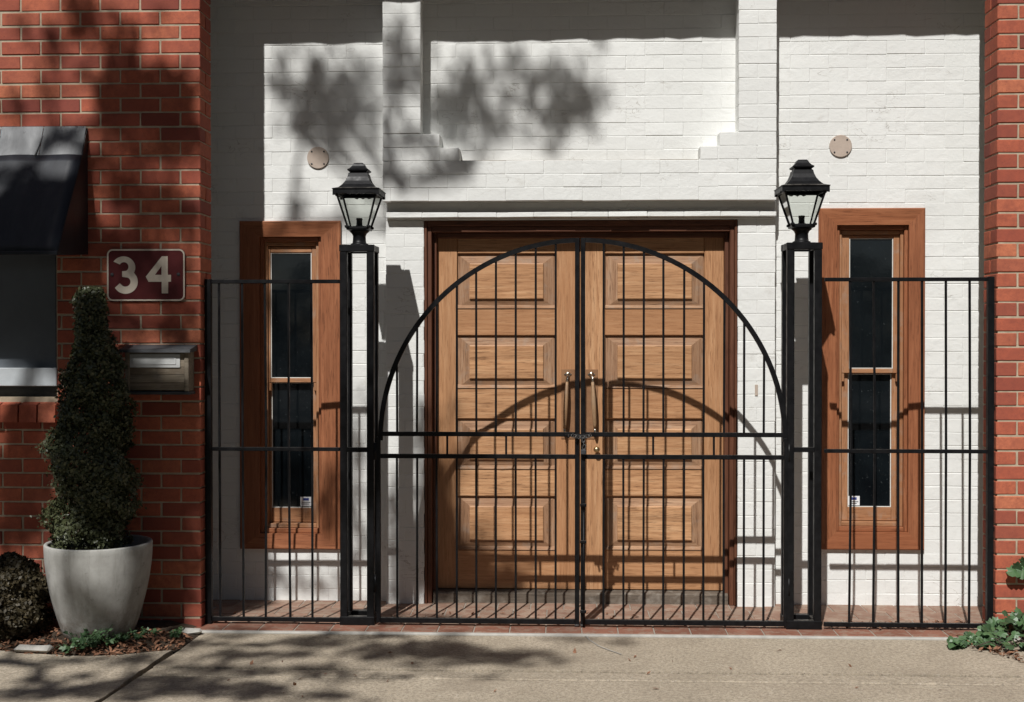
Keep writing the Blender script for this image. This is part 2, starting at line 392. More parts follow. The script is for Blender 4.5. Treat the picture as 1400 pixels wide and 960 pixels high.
def courses(parent, xa, xb, za, zb, yf, holes, z0, x0, ch, bl, depth, mat, style, joint=.009, par=0, corner=None):
    """single bricks from xa to xb, za to zb; z0 a bed joint, x0 a perpend; corner='l'/'r': whole / half bricks turn the corner there"""
    r0 = math.floor((za-z0)/ch); r1 = math.ceil((zb-z0)/ch); n = 0
    for r in range(r0, r1):
        a, b = max(z0+r*ch, za), min(z0+(r+1)*ch, zb)
        if b-a < .02: continue
        off = bl/2 if (r+par) % 2 else 0
        i0 = math.floor((xa-x0-off)/bl)
        x = x0+off+i0*bl
        while x < xb-1e-4:
            spans = [(max(x, xa), min(x+bl, xb))]; x += bl
            if spans[0][1]-spans[0][0] < .02: continue
            for h in holes:
                if min(b, h[3])-max(a, h[2]) > .5*(b-a): spans = holes_minus(spans, h[0], h[1])
            for s, e in spans:
                if e-s < .025: continue
                if style == 'paint':          # thick old paint bridges most joints
                    jl = random.uniform(.001,.004) if random.random() < .25 else .0003
                    jh = random.uniform(.0015,.0045) if random.random() < .38 else .0004
                    L = e-s-jl; H = b-a-jh
                else:
                    jl = joint*random.uniform(.75, 1.2); L = e-s-jl; H = b-a-joint*random.uniform(.8, 1.15)
                    if corner == 'r' and e > xb-1e-3: L += jl/2; s += jl/2
                    if corner == 'l' and s < xa+1e-3: L += jl/2; e -= jl/2
                L = round(L, 3); H = round(H/.001)*.001 if style == 'paint' else round(H/.002)*.002
                d = depth
                if corner == 'r' and e > xb-1e-3 and L < .13: d = .226
                if corner == 'l' and s < xa+1e-3 and L < .13: d = .226
                pr = random.uniform(-.0012, .0012) if style == 'red' else random.uniform(-.0010, .0009)
                o = link('brick', brick_mesh(L, d, H, style, mat), None, parent, ((s+e)/2, yf+pr+d/2, (a+b)/2+random.uniform(-.0012,.0012)))
                tl = .002 if style == 'red' else .004
                o.rotation_euler = (random.uniform(-tl, tl), random.uniform(-.004,.004), random.uniform(-tl, tl))
                n += 1
    return n

# ================================================================== THE SETTING
YW, YP, YL, YQ, YR, YD, YG, YBL, YBR = 8.10, 7.92, 7.975, 8.025, 8.01, 8.15, 7.42, 7.33, 7.40
TILE_Z = .012
# ground sheet
g = structure(link('ground', mesh([(-300,-300,-.06),(300,-300,-.06),(300,300,-.06),(-300,300,-.06)], [(0,1,2,3)]), 'asphalt'))
# footpath: concrete slabs as geometry with open joints
fp = structure(bpy.data.objects.new('footpath', None)); C.objects.link(fp); WLOC[fp] = Vector((0,0,0))
def slab(pts, z=0.0, t=.05, mat='concrete', name='concrete_slab', parent=fp, b=.006):
    c = Vector((sum(p[0] for p in pts)/len(pts), sum(p[1] for p in pts)/len(pts), 0)); n = len(pts)
    def inset(s): return [(c.x+(x-c.x)*s[0], c.y+(y-c.y)*s[1]) for x, y in pts]
    ex = max(p[0] for p in pts)-min(p[0] for p in pts); ey = max(p[1] for p in pts)-min(p[1] for p in pts)
    top = inset((1-2*b/ex, 1-2*b/ey))
    V = [(x-c.x, y-c.y, z-t) for x, y in pts]+[(x-c.x, y-c.y, z-b*.7) for x, y in pts]+[(x-c.x, y-c.y, z) for x, y in top]
    Fc = [tuple(range(n))[::-1]]
    for k in range(n):
        q = (k+1) % n; Fc += [(k,q,n+q,n+k), (n+k,n+q,2*n+q,2*n+k)]
    Fc.append(tuple(range(2*n, 3*n)))
    return link(name, mesh(V, Fc), mat, parent, c)
J1, J2 = gnd(800, 918.5).y, gnd(800, 930).y
cA = gnd(268, 868); cB = gnd(236, 889.5); cC = gnd(128, 962)
def wob(p, q, n, s):   # slightly ragged line from p to q
    return [(p[0]+(q[0]-p[0])*i/n + (random.uniform(-s, s) if 0 < i < n else 0), p[1]+(q[1]-p[1])*i/n + (random.uniform(-s, s) if 0 < i < n else 0)) for i in range(n+1)]
diag = lambda y: cB.x + (cC.x-cB.x)*(y-cB.y)/(cC.y-cB.y)
gp = .018
EY = 7.262                                # front edge of the porch tiles
slab([(diag(J1+gp)+.02, J1+gp), *wob((diag(J1+gp)+.02, J1+gp), (6, J1+gp), 60, .005)[1:], (6, EY-.03), (cA.x+.02, EY-.03), (cB.x+.03, cB.y)])
slab([*wob((diag(J2+gp)+.02, J2+gp), (6, J2+gp), 60, .005), *wob((6, J1-gp*.5), (diag(J1)+.02, J1-gp*.5), 60, .005)], z=-.003)
slab([(diag(3.2)+.02, 3.2), (6, 3.2), *wob((6, J2-gp), (diag(J2)+.02, J2-gp), 60, .005)])
bed_px = [(-60, 889), (0, 890), (40, 894), (80, 896), (120, 898), (165, 896), (205, 892), (236, 889.5)]
bed = [gnd(*p) for p in bed_px]
slab([(-6, 3.2), (diag(3.2), 3.2), *wob((diag(3.2), 3.2), (cB.x, cB.y), 40, .009)[1:], *[(p.x, p.y) for p in bed[::-1]][1:], (-6, bed[0].y)], z=.004)
# garden bed, mounded soil
bm = bmesh.new(); nx, ny = 60, 26; grid = {}
bx0, bx1 = -4.6, cA.x+.06
def bed_front(x):
    pts = [(-9, bed[0].y)]+[(p.x, p.y) for p in bed]+[(cA.x+.05, EY-.02), (5, EY-.02)]
    for a, b in zip(pts, pts[1:]):
        if a[0] <= x <= b[0]: return a[1]+(b[1]-a[1])*(x-a[0])/max(1e-6, b[0]-a[0])
    return EY
for i in range(nx+1):
    x = bx0+(bx1-bx0)*i/nx; yf = bed_front(x)
    for j in range(ny+1):
        v = j/ny; y = yf-.03+(YBL+.05-yf)*v
        z = -.012+.06*min(1, v*2.2)*min(1, (bx1-x)/.25)+random.uniform(-.004,.004)
        grid[i,j] = bm.verts.new((x, y, z))
for i in range(nx):
    for j in range(ny): bm.faces.new((grid[i,j], grid[i+1,j], grid[i+1,j+1], grid[i,j+1]))
m = bpy.data.meshes.new('m'); bm.to_mesh(m); bm.free(); structure(link('garden_bed', m, 'soil'))
def bed_z(x, y):
    yf = bed_front(x); v = max(0, min(1, (y-yf+.03)/(YBL+.05-yf))); return -.012+.06*min(1, v*2.2)*min(1, max(0, (bx1-x))/.25)
# porch floor: terracotta tiles in rows
porch = structure(bpy.data.objects.new('porch_floor', None)); C.objects.link(porch); WLOC[porch] = Vector((0,0,0))
box('grout_bed', -2.3, 2.95, EY+.004, 8.35, -.05, TILE_Z-.004, 'grout', porch)
box('mortar_edge', -2.22, 2.9, EY-.030, EY+.003, -.05, TILE_Z-.003, 'kerb_mortar', porch, .006)
TP = .2085; tx0 = PX(796, EY+.1, 868)
tm = {}
for r, (ya, yb) in enumerate(((EY+.006, EY+.006+.203), (EY+.216, EY+.419), (EY+.426, EY+.629), (EY+.636, EY+.90))):
    for i in range(-12, 12):
        xa = tx0+i*TP+(0 if r % 2 == 0 else TP*.5); xb = xa+TP-.006
        if xa < -2.3 or xb > 2.9: continue
        key = (r > 0, round(yb-ya, 3), random.randrange(5))
        if key not in tm: tm[key] = box_mesh(TP-.007, yb-ya, .03, .003, .0008); tm[key].materials.append(MATS['tile_dusty' if r else 'tile'])
        o = link('tile', tm[key], None, porch, ((xa+xb)/2, (ya+yb)/2, TILE_Z-.015+random.uniform(-.001,.001)))
        o.rotation_euler = (random.uniform(-.004,.004), random.uniform(-.004,.004), random.uniform(-.006,.006))

# ------------------------------------------------------------------ red brick walls
CH_L, BL_L = .0846, .2365
XL = PX(274, YBL, 300)           # right edge of the house-number wall
XR = PX(1363, YBR, 300)          # left edge of the other wall
ZT = 4.3
wx1 = PX(77, YBL, 450); wz0, wz1 = PZ(543, YBL, 40), PZ(300, YBL, 40)
lw = thing('red_brick_wall', 'red brick wall carrying the number 34 plate, the awning and the letterbox', 'wall', ((XL-3.62)/2, YBL, 0))
win_hole = (-3.7, wx1, wz0, wz1)
zj = PZ(15.2, YBL, 150)
backing('mortar_core', -3.62, XL-.009, -.06, ZT, YBL+.005, YBL+.234, [win_hole], 'mortar', lw)
courses(lw, -3.62, XL, -.03, ZT, YBL, [win_hole], zj, XL, CH_L, BL_L, .108, 'red_brick', 'red', .0108, 1, 'r')
box('wall_shadow_block', -3.62, XL, YBL, YBL+.234, ZT+.004, 5.3, 'red_brick', lw, .004)  # unseen upper wall block, added to straighten the shadow edge on the bay
for r in range(-60, 30):         # rear leaf of the wall, seen on the return
    z = zj+r*CH_L
    if z < -.05 or z+CH_L > ZT: continue
    if (r+1) % 2 == 0: link('brick', brick_mesh(.226, .108, CH_L-.0095, 'red', 'red_brick'), None, lw, (XL-.113, YBL+.118+.056, z+CH_L/2))
rw = thing('red_brick_wall', 'sunlit red brick wall end beside the timber window, ivy at its foot', 'wall', ((XR+3.5)/2, YBR, 0))
CH_R = .0854; zjr = PZ(178/3.2*0+ (160+160/3.2), YBR, 1380)
backing('mortar_core', XR+.009, 3.7, -.06, ZT, YBR+.005, YBR+.245, [], 'mortar', rw)
courses(rw, XR, 3.7, -.03, ZT, YBR, [], zjr, XR, CH_R, .240, .11, 'red_brick', 'red', .0108, 0, 'l')
for r in range(-60, 40):
    z = zjr+r*CH_R
    if z < -.05 or z+CH_R > ZT or r % 2: continue
    link('brick', brick_mesh(.230, .11, CH_R-.0095, 'red', 'red_brick'), None, rw, (XR+.1155, YBR+.122+.055, z+CH_R/2))

# ------------------------------------------------------------------ white painted brick walls
CH = .0852; BLW = .2405
zw = PZ(18.75, YW, 1200)
XPL0, XPL1, XPR0, XPR1 = PX(523, YP, 120), PX(575, YP, 120), PX(1010, YP, 120), PX(1062, YP, 120)
# windows, outer frame rectangles (left, right, top, bottom) in photo pixels
W1 = dict(o=(327.5,465.5,302,751)); W2 = dict(o=(1119.4,1264.7,284.4,752))
def whole(W, inset=.05):
    l, r, t, b = W['o']; return (PX(l, YW, 500)+inset, PX(r, YW, 500)-inset, PZ(b, YW, (l+r)/2)+inset, PZ(t, YW, (l+r)/2)-inset)
bayL = thing('white_brick_wall', 'white painted brick wall half shaded by the number 34 wall, timber window in it', 'wall', (-1.8, YW, 0))
backing('painted_core', -2.62, -1.09, -.03, 4.4, YW+.0030, YW+.23, [whole(W1)], 'white_paint', bayL)
courses(bayL, -2.62, -1.10, TILE_Z-.02, 4.4, YW, [whole(W1)], zw+.004, -2.0, CH, BLW, .1, 'white_paint', 'paint', .0055, 0)
bayR = thing('white_brick_wall', 'white painted brick wall in full sun next to the sunlit red brick wall end', 'wall', (2.0, YW, 0))
backing('painted_core', 1.29, 3.0, -.03, 4.4, YW+.0030, YW+.23, [whole(W2)], 'white_paint', bayR)
courses(bayR, 1.30, 3.0, TILE_Z-.02, 4.4, YW, [whole(W2)], zw, PX(1265, YW, 100), CH, BLW, .1, 'white_paint', 'paint', .0055, 1)
# portal: pilasters, stepped corbels, beam, ledge, piers, recessed panel
portal = thing('painted_brick_portal', 'white painted brick portal with stepped corbels and ledge framing the double door', 'portal', (0.1, YP, 0))
z182, z201, z220, z275 = [PZ(v, YP, 790) for v in (181.5, 200.3, 219, 274.5)]
z290, z2975 = PZ(289.5, YL, 790), PZ(296.8, YL, 790)
def part_bricks(name, x0, x1, z0, z1, yf, yb, zj, xj, par=0, holes=()):
    c = backing(name, x0+.003, x1-.003, z0+.002, z1-.002, yf+.0030, yb, list(holes), 'white_paint', portal)
    courses(c, x0, x1, z0, z1, yf, list(holes), zj, xj, (z1-z0)/max(1, round((z1-z0)/CH)) if name != 'recessed_panel' else CH, BLW, min(.1, yb-yf-.01), 'white_paint', 'paint', .0055, par)
    return c
WLOC_fix = []
part_bricks('pilaster', XPL0, XPL1, z182, 4.4, YP, YW+.05, z182, XPL0, 0)
part_bricks('pilaster', XPR0, XPR1, z182, 4.4, YP, YW+.05, z182, XPR0, 1)
part_bricks('corbel', XPL0, PX(601, YP, 190), z201, z182, YP+.001, YW+.05, z201, XPL0, 0)
part_bricks('corbel', XPL0, PX(627.5, YP, 210), z220, z201, YP, YW+.05, z220, XPL0+.12, 0)
part_bricks('corbel', PX(984, YP, 190), XPR1, z201, z182, YP+.001, YW+.05, z201, XPR1, 0)
part_bricks('corbel', PX(957.5, YP, 210), XPR1, z220, z201, YP, YW+.05, z220, XPR1+.12, 0)
part_bricks('lintel_beam', XPL0, XPR1, z275, z220, YP, YW+.05, z275, XPL0+.05, 0)
part_bricks('recessed_panel', XPL1-.01, XPR0+.01, z220-.02, 4.4, YW, YW+.23, zw+.006, XPL1+.09, 0)
box('ledge_bounce_strip', PX(628, YP, 219)+.01, PX(957, YP, 219)-.01, YP+.015, YW+.002, z220-.004, z220+.004, 'bounce_strip', portal, .001)  # dirt-coloured strip added on the unseen beam top to damp bounced light
xb0, xb1 = PX(529, YR, 282), PX(1060.5, YR, 282)
box('frieze', xb0, xb1, YR, YW+.2, z290-.004, z275+.004, 'white_paint', portal, .004)
# ledge of flat bricks
lx0, lx1 = PX(527.5, YL, 293), PX(1061.7, YL, 293); x = lx0; 
while x < lx1-.03:
    e = min(x+random.uniform(.225,.245), lx1)
    o = box('ledge_brick', x, e-.0006, YL+random.uniform(-.002,.003), YW, z2975+random.uniform(-.001,.001), z290+random.uniform(-.001,.0015), 'white_paint', portal, .004, .0012); x = e
XQ = [PX(v, YQ, 560) for v in (527.5, 580, 1008.3, 1059.8)]
zq = z2975-.001
box('lintel_soffit', XQ[0]+.002, XQ[3]-.002, YQ+.002, YW+.2, zq-.012, zq, 'white_paint', portal, .002)
part_bricks('pier', XQ[0], XQ[1], TILE_Z-.02, zq-.013, YQ, YW+.25, TILE_Z-.02, XQ[0], 0)
part_bricks('pier', XQ[2], XQ[3], TILE_Z-.02, zq-.013, YQ, YW+.25, TILE_Z-.02, XQ[2], 1)
o = box('wall_plate', PX(1032, YQ, 533), PX(1036, YQ, 533), YQ-.006, YQ+.01, PZ(541, YQ, 1034), PZ(526, YQ, 1034), 'cover_beige', portal, .001)

# porch roof above the frame: its front edge shades the top of the walls
RY = 7.46; RZ = PZ(55, YW, 800)+(YW-RY)*1.17
roof = thing('porch_roof', 'flat porch roof spanning between the red brick walls over the double door', 'roof', (0.2, YW, RZ))
n = 70; rx0, rx1 = XL-.35, XR+.5; V = []
for i in range(n+1):
    x = rx0+(rx1-rx0)*i/n; d = .004*math.sin(i*1.7)+random.uniform(-.005,.005); V += [(x, RY, RZ+d+(x*.004)), (x, RY, RZ+.16), (x, YW+.6, RZ+.16), (x, YW+.6, RZ+.02)]
Fc = []
for i in range(n):
    a = i*4
    for k in range(4): q = (k+1) % 4; Fc.append((a+k, a+q, a+4+q, a+4+k))
Fc += [(0,3,2,1), (n*4, n*4+1, n*4+2, n*4+3)]
link('roof_slab', mesh(V, Fc), 'roof_timber', roof, (0,0,0))
# dark interior behind the openings
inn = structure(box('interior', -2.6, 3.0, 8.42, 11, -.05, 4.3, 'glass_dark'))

# ------------------------------------------------------------------ timber double door
X0, X1 = XQ[1], XQ[2]; zt = zq-.013
door = thing('timber_double_door', 'panelled timber double door with two pull handles behind the arched iron gate', 'door', ((X0+X1)/2, YD, TILE_Z))
frz = TILE_Z
steps = [(0.0, .018, 8.03), (.018, .046, 8.046), (.046, .072, 8.105)]
for i, (a, b, y) in enumerate(steps):
    for nm, xa, xb in (('jamb', X0+a, X0+b), ('jamb', X1-b, X1-a)):
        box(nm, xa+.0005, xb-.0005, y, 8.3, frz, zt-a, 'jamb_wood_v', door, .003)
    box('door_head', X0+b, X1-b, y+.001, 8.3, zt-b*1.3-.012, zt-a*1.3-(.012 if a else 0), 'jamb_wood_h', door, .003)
dx0, dx1 = X0+.072, X1-.072; xm = (dx0+dx1)/2
dz0, dz1 = PZ(806, YD, 790), zt-.095
# sill with sloping top
V = []; ys = [8.3, 8.07, 8.07, 8.085, YD+.005, 8.3]; zs = [frz-.01, frz-.01, PZ(813, 8.07, 790), PZ(811, 8.07, 790), dz0-.004, dz0-.004]
for xx in (dx0-.02, dx1+.02): V += [(xx, y, z) for y, z in zip(ys, zs)]
link('door_sill', mesh([(a-xm, b, c) for a, b, c in V], [(0,1,2,3,4,5)[::-1], (6,7,8,9,10,11)]+[(k, (k+1) % 6, 6+(k+1) % 6, 6+k) for k in range(6)]), 'sill_wood', door, (xm, 0, 0))
panels_px = [(347,422), (459,531), (573,641.5), (679,752)]
def raised_panel(parent, x0, x1, z0, z1):
    cx, cz = (x0+x1)/2, (z0+z1)/2; w, h = (x1-x0)/2, (z1-z0)/2
    rings = [(w, h, YD+.022), (w-.004, h-.004, YD+.021), (w-.076, h-.060 if h > .14 else h-.055, YD+.006), (w-.077, h-.061 if h > .14 else h-.056, YD-.004), (w-.081, h-.065 if h > .14 else h-.060, YD-.006)]
    V = []
    for (a, b, y) in rings: V += [(-a, y, -b), (a, y, -b), (a, y, b), (-a, y, b)]
    Fc = []
    for i in range(len(rings)-1):
        for k in range(4): q = (k+1) % 4; Fc.append((i*4+k, i*4+q, i*4+4+q, i*4+4+k))
    n = (len(rings)-1)*4; Fc.append((n, n+1, n+2, n+3))
    me = mesh(V, Fc)
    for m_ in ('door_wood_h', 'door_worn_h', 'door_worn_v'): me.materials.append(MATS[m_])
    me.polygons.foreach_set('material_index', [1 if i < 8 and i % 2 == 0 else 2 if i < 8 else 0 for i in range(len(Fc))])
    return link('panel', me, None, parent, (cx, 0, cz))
for side, (a, b, pl, pr) in enumerate(((dx0, xm-.002, 625, 760), (xm+.002, dx1, 827, 963))):
    leaf = box('door_leaf', a+.002, b-.002, YD+.03, YD+.05, dz0+.002, dz1-.002, 'door_wood_v', door)
    p0, p1 = PX(pl, YD, 560), PX(pr, YD, 560)
    box('stile', a, p0, YD, YD+.045, dz0, dz1, 'door_wood_v', leaf, .003); box('stile', p1, b, YD, YD+.045, dz0, dz1, 'door_wood_v', leaf, .003)
    ed = [dz1]
    for t, bt in panels_px: ed += [PZ(t, YD, (pl+pr)/2), PZ(bt, YD, (pl+pr)/2)]
    ed.append(dz0)
    for i in range(0, len(ed), 2): box('rail', p0+.0005, p1-.0005, YD+.0015, YD+.045, ed[i+1], ed[i], 'door_wood_h', leaf, .006)
    for i in range(1, len(ed)-1, 2): 
        raised_panel(leaf, p0+.004, p1-.004, ed[i+1]+.002, ed[i]-.002)
        # thin dark bead gap moulding strip under each panel
        zb_ = ed[i+1]; V = []
        for xx in (-(p1-p0)/2+.002, (p1-p0)/2-.002): V += [(xx, YD+.022, .026), (xx, YD-.004, .004), (xx, YD-.004, .001), (xx, YD+.022, .001)]
        link('bead', mesh(V, [(0,1,2,3), (7,6,5,4)]+[(k, 4+k, 4+(k+1) % 4, (k+1) % 4) for k in range(4)]), 'door_worn_h', leaf, ((p0+p1)/2, 0, zb_))
    # pull handle with back plate
    hx = PX(776.5 if side == 0 else 808.5, YD, 511); hz = PZ(512, YD, 790); lz = PZ(588, YD, 790)
    box('back_plate', PX(767.5 if side == 0 else 797.5, YD, 550), PX(785.5 if side == 0 else 817.5, YD, 550), YD-.005, YD+.001, PZ(600, YD, 790), PZ(505, YD, 790), 'brass_plate', leaf, .001)
    lean = -.022 if side == 0 else .022
    hnd = tube('pull_handle', [(hx+lean*(.3+.7*t), YD-.062-.012*math.sin(math.pi*t), hz-.045+(lz-hz+.06)*t) for t in [i/12 for i in range(13)]], [.009+.0055*math.sin(math.pi*i/12)**.8 for i in range(13)], 'handle_wood', leaf, 12)
    tube('handle_bracket', [(hx, YD-.004, hz), (hx+lean*.1, YD-.03, hz), (hx+lean*.2, YD-.055, hz-.018), (hx+lean*.3, YD-.062, hz-.048)], [.011,.008,.008,.010], 'nickel', leaf, 10)
    rs = link('rosette', lathe_mesh([(.001,0),(.018,0),(.018,.004),(.011,.009),(.001,.010)], 20), 'nickel', leaf, (hx, YD-.004, hz)); rs.rotation_euler = (math.pi/2, 0, 0)
    for s in (-1, 1): box('lug', hx+s*.016-.008, hx+s*.016+.008, YD-.0095, YD-.004, hz-.005, hz+.005, 'nickel', leaf, .002)
    tube('handle_bracket', [(hx+lean, YD-.062, lz+.012), (hx+lean, YD-.055, lz-.012), (hx+lean*.9, YD-.03, lz-.02), (hx+lean*.9, YD-.003, lz-.022)], [.009,.008,.008,.011], 'nickel', leaf, 10)
    if side == 1:
        kb = link('knob', lathe_mesh([(.001,0),(.012,0),(.010,.004),(.007,.014),(.012,.024),(.0185,.032),(.0200,.042),(.0175,.051),(.010,.057),(.001,.058)], 24), 'brass', leaf, (PX(815.5, YD, 614), YD, PZ(614, YD, 815)))
        kb.rotation_euler = (math.pi/2, 0, 0)

# ------------------------------------------------------------------ sash windows
def sash_window(label, o, mi, g1, g2, sticker):
    """o outer frame, mi mitre inner edge, g1 upper glass, g2 lower glass (l, r, t, b in photo px)"""
    t = thing('sash_window', label, 'window', (PX((o[0]+o[1])/2, YW, 500), YW, PZ(o[3], YW, 700)), 'timber sash windows')
    def rect(r, Y): 
        cx = (r[0]+r[1])/2; return (PX(r[0], Y, 500), PX(r[1], Y, 500), PZ(r[3], Y, cx), PZ(r[2], Y, cx))
    a = rect(o, YW-.028); b = rect(mi, YW+.004)
    ya, yb2, yk = YW-.028, YW-.019, YW+.10
    def quad(r): return [(r[0], r[2]), (r[1], r[2]), (r[1], r[3]), (r[0], r[3])]
    A, B = quad(a), quad(b)
    for k, (mt) in enumerate(('frame_wood_h', 'frame_wood_v', 'frame_wood_h', 'frame_wood_v')):
        q = (k+1) % 4
        # splayed mitred board; a small lip at the outer edge
        lip = .012
        def toward(P, Q, d): 
            v = Vector((Q[0]-P[0], Q[1]-P[1])); return (P[0]+v.x*d, P[1]+v.y*d)
        A2, Q2 = toward(A[k], B[k], .06), toward(A[q], B[q], .06)
        cx, cz = (A[k][0]+A[q][0])/2, (A[k][1]+A[q][1])/2
        V = []
        for P, y in ((A[k], YW+.02), (A[q], YW+.02), (A[k], ya+.004), (A[q], ya+.004), (A2, ya), (Q2, ya), (B[k], yb2), (B[q], yb2), (B[k], yk), (B[q], yk)):
            V.append((P[0]-cx, y-YW, P[1]-cz))
        link('frame_board', mesh(V, [(0,1,3,2), (2,3,5,4), (4,5,7,6), (6,7,9,8)]), mt, t, (cx, YW, cz))
    # nested stops
    def ring(name, r0, r1, y, yb, mv, mh, parent, b=.003):
        bars = []
        bars.append(box(name, r0[0], r1[0], y, yb, r0[2], r0[3], mv, parent, b)); bars.append(box(name, r1[1], r0[1], y, yb, r0[2], r0[3], mv, parent, b))
        bars.append(box(name, r1[0]+.0005, r1[1]-.0005, y+.001, yb, r1[3], r0[3]-.0005, mh, parent, b)); bars.append(box(name, r1[0]+.0005, r1[1]-.0005, y+.001, yb, r0[2]+.0005, r1[2], mh, parent, b))
        return bars
    s1 = (b[0]+.022, b[1]-.022, b[2]+.030, b[3]-.030); s2 = (s1[0]+.020, s1[1]-.020, s1[2]+.028, s1[3]-.026)
    ring('stop', b, s1, YW+.008, YW+.12, 'frame_wood_v', 'frame_wood_h', t)
    ring('inner_stop', s1, s2, YW+.030, YW+.13, 'sash_wood_v', 'sash_wood_h', t)
    for nm, gpx, y in (('upper_sash', g1, YW+.046), ('lower_sash', g2, YW+.078)):
        gr = rect(gpx, y+.015); up = nm == 'upper_sash'
        top = s2[3]-.002 if up else gr[3]+.03; bot = gr[2]-.034 if up else s2[2]+.002
        sr = (s2[0]+.001, s2[1]-.001, bot, top)
        pane = box(nm, gr[0]-.008, gr[1]+.008, y+.016, y+.020, gr[2]-.008, gr[3]+.008, 'glass_dark', t, .0005)
        ring('sash_bar', sr, (gr[0]-.006, gr[1]+.006, gr[2]-.006, gr[3]+.006), y, y+.034, 'sash_wood_v', 'sash_wood_h', pane)
        ring('putty', (gr[0]-.0055, gr[1]+.0055, gr[2]-.0055, gr[3]+.0055), gr, y+.006, y+.0155, 'putty', 'putty', pane, .001)
        if up:
            for xx in (sr[0]+.010, sr[1]-.010): box('sash_horn', xx-.009, xx+.009, y+.002, y+.028, bot-.055, bot, 'sash_wood_v', pane, .004)
        else:
            sx, sz = PX(sticker[0], y, 686), PZ(sticker[1], y, sticker[0])
            st = box('sticker', sx-.037, sx+.037, y+.0135, y+.0145, sz-.03, sz+.03, 'paper_white', pane, .0002)
            box('print', sx-.020, sx+.018, y+.0120, y+.0130, sz+.006, sz+.022, 'ink_blue', pane, .0002)
            for i in range(2): box('print', sx-.028, sx+.028-.01*i, y+.0120, y+.0130, sz-.008-.011*i, sz-.004-.011*i, 'lid_dark', pane, .0002)
    return t
sash_window('tall narrow timber sash window half in shadow beside the number 34 wall', W1['o'], (356,440,324,729), (372,425.5,347,516), (373,427,524,693), (418,686))
sash_window('tall narrow timber sash window in full sun beside the sunlit brick wall end', W2['o'], (1143,1241,308,727), (1161.5,1219,327,503), (1160,1217,512,692), (1168,685))
# round cover plates
for px, py, lab in ((435, 216, 'round beige cover plate on the dappled white wall left of the stepped portal'), (1149, 200, 'round beige cover plate on the fully sunlit white wall')):
    c = at(px, py, YW)
    lab = lab.replace(' left of the stepped portal', ' above the shaded window')
    t = thing('cover_plate', lab, 'cover plate', (c.x, YW, c.z), 'round cover plates')
    d = link('disc', lathe_mesh([(.0705,0),(.0705,.006),(.068,.0085),(.001,.009)], 40, smooth=False), 'cover_beige', t, (c.x, YW-.002, c.z)); d.rotation_euler = (math.pi/2, 0, 0)
    for a in (45, 135, 225, 315):
        s = link('screw', lathe_mesh([(.0055,0),(.0055,.003),(.001,.0036)], 10), 'lid_dark', t, (c.x+.056*math.cos(math.radians(a)), YW-.0105, c.z+.056*math.sin(math.radians(a)))); s.rotation_euler = (math.pi/2,0,0)

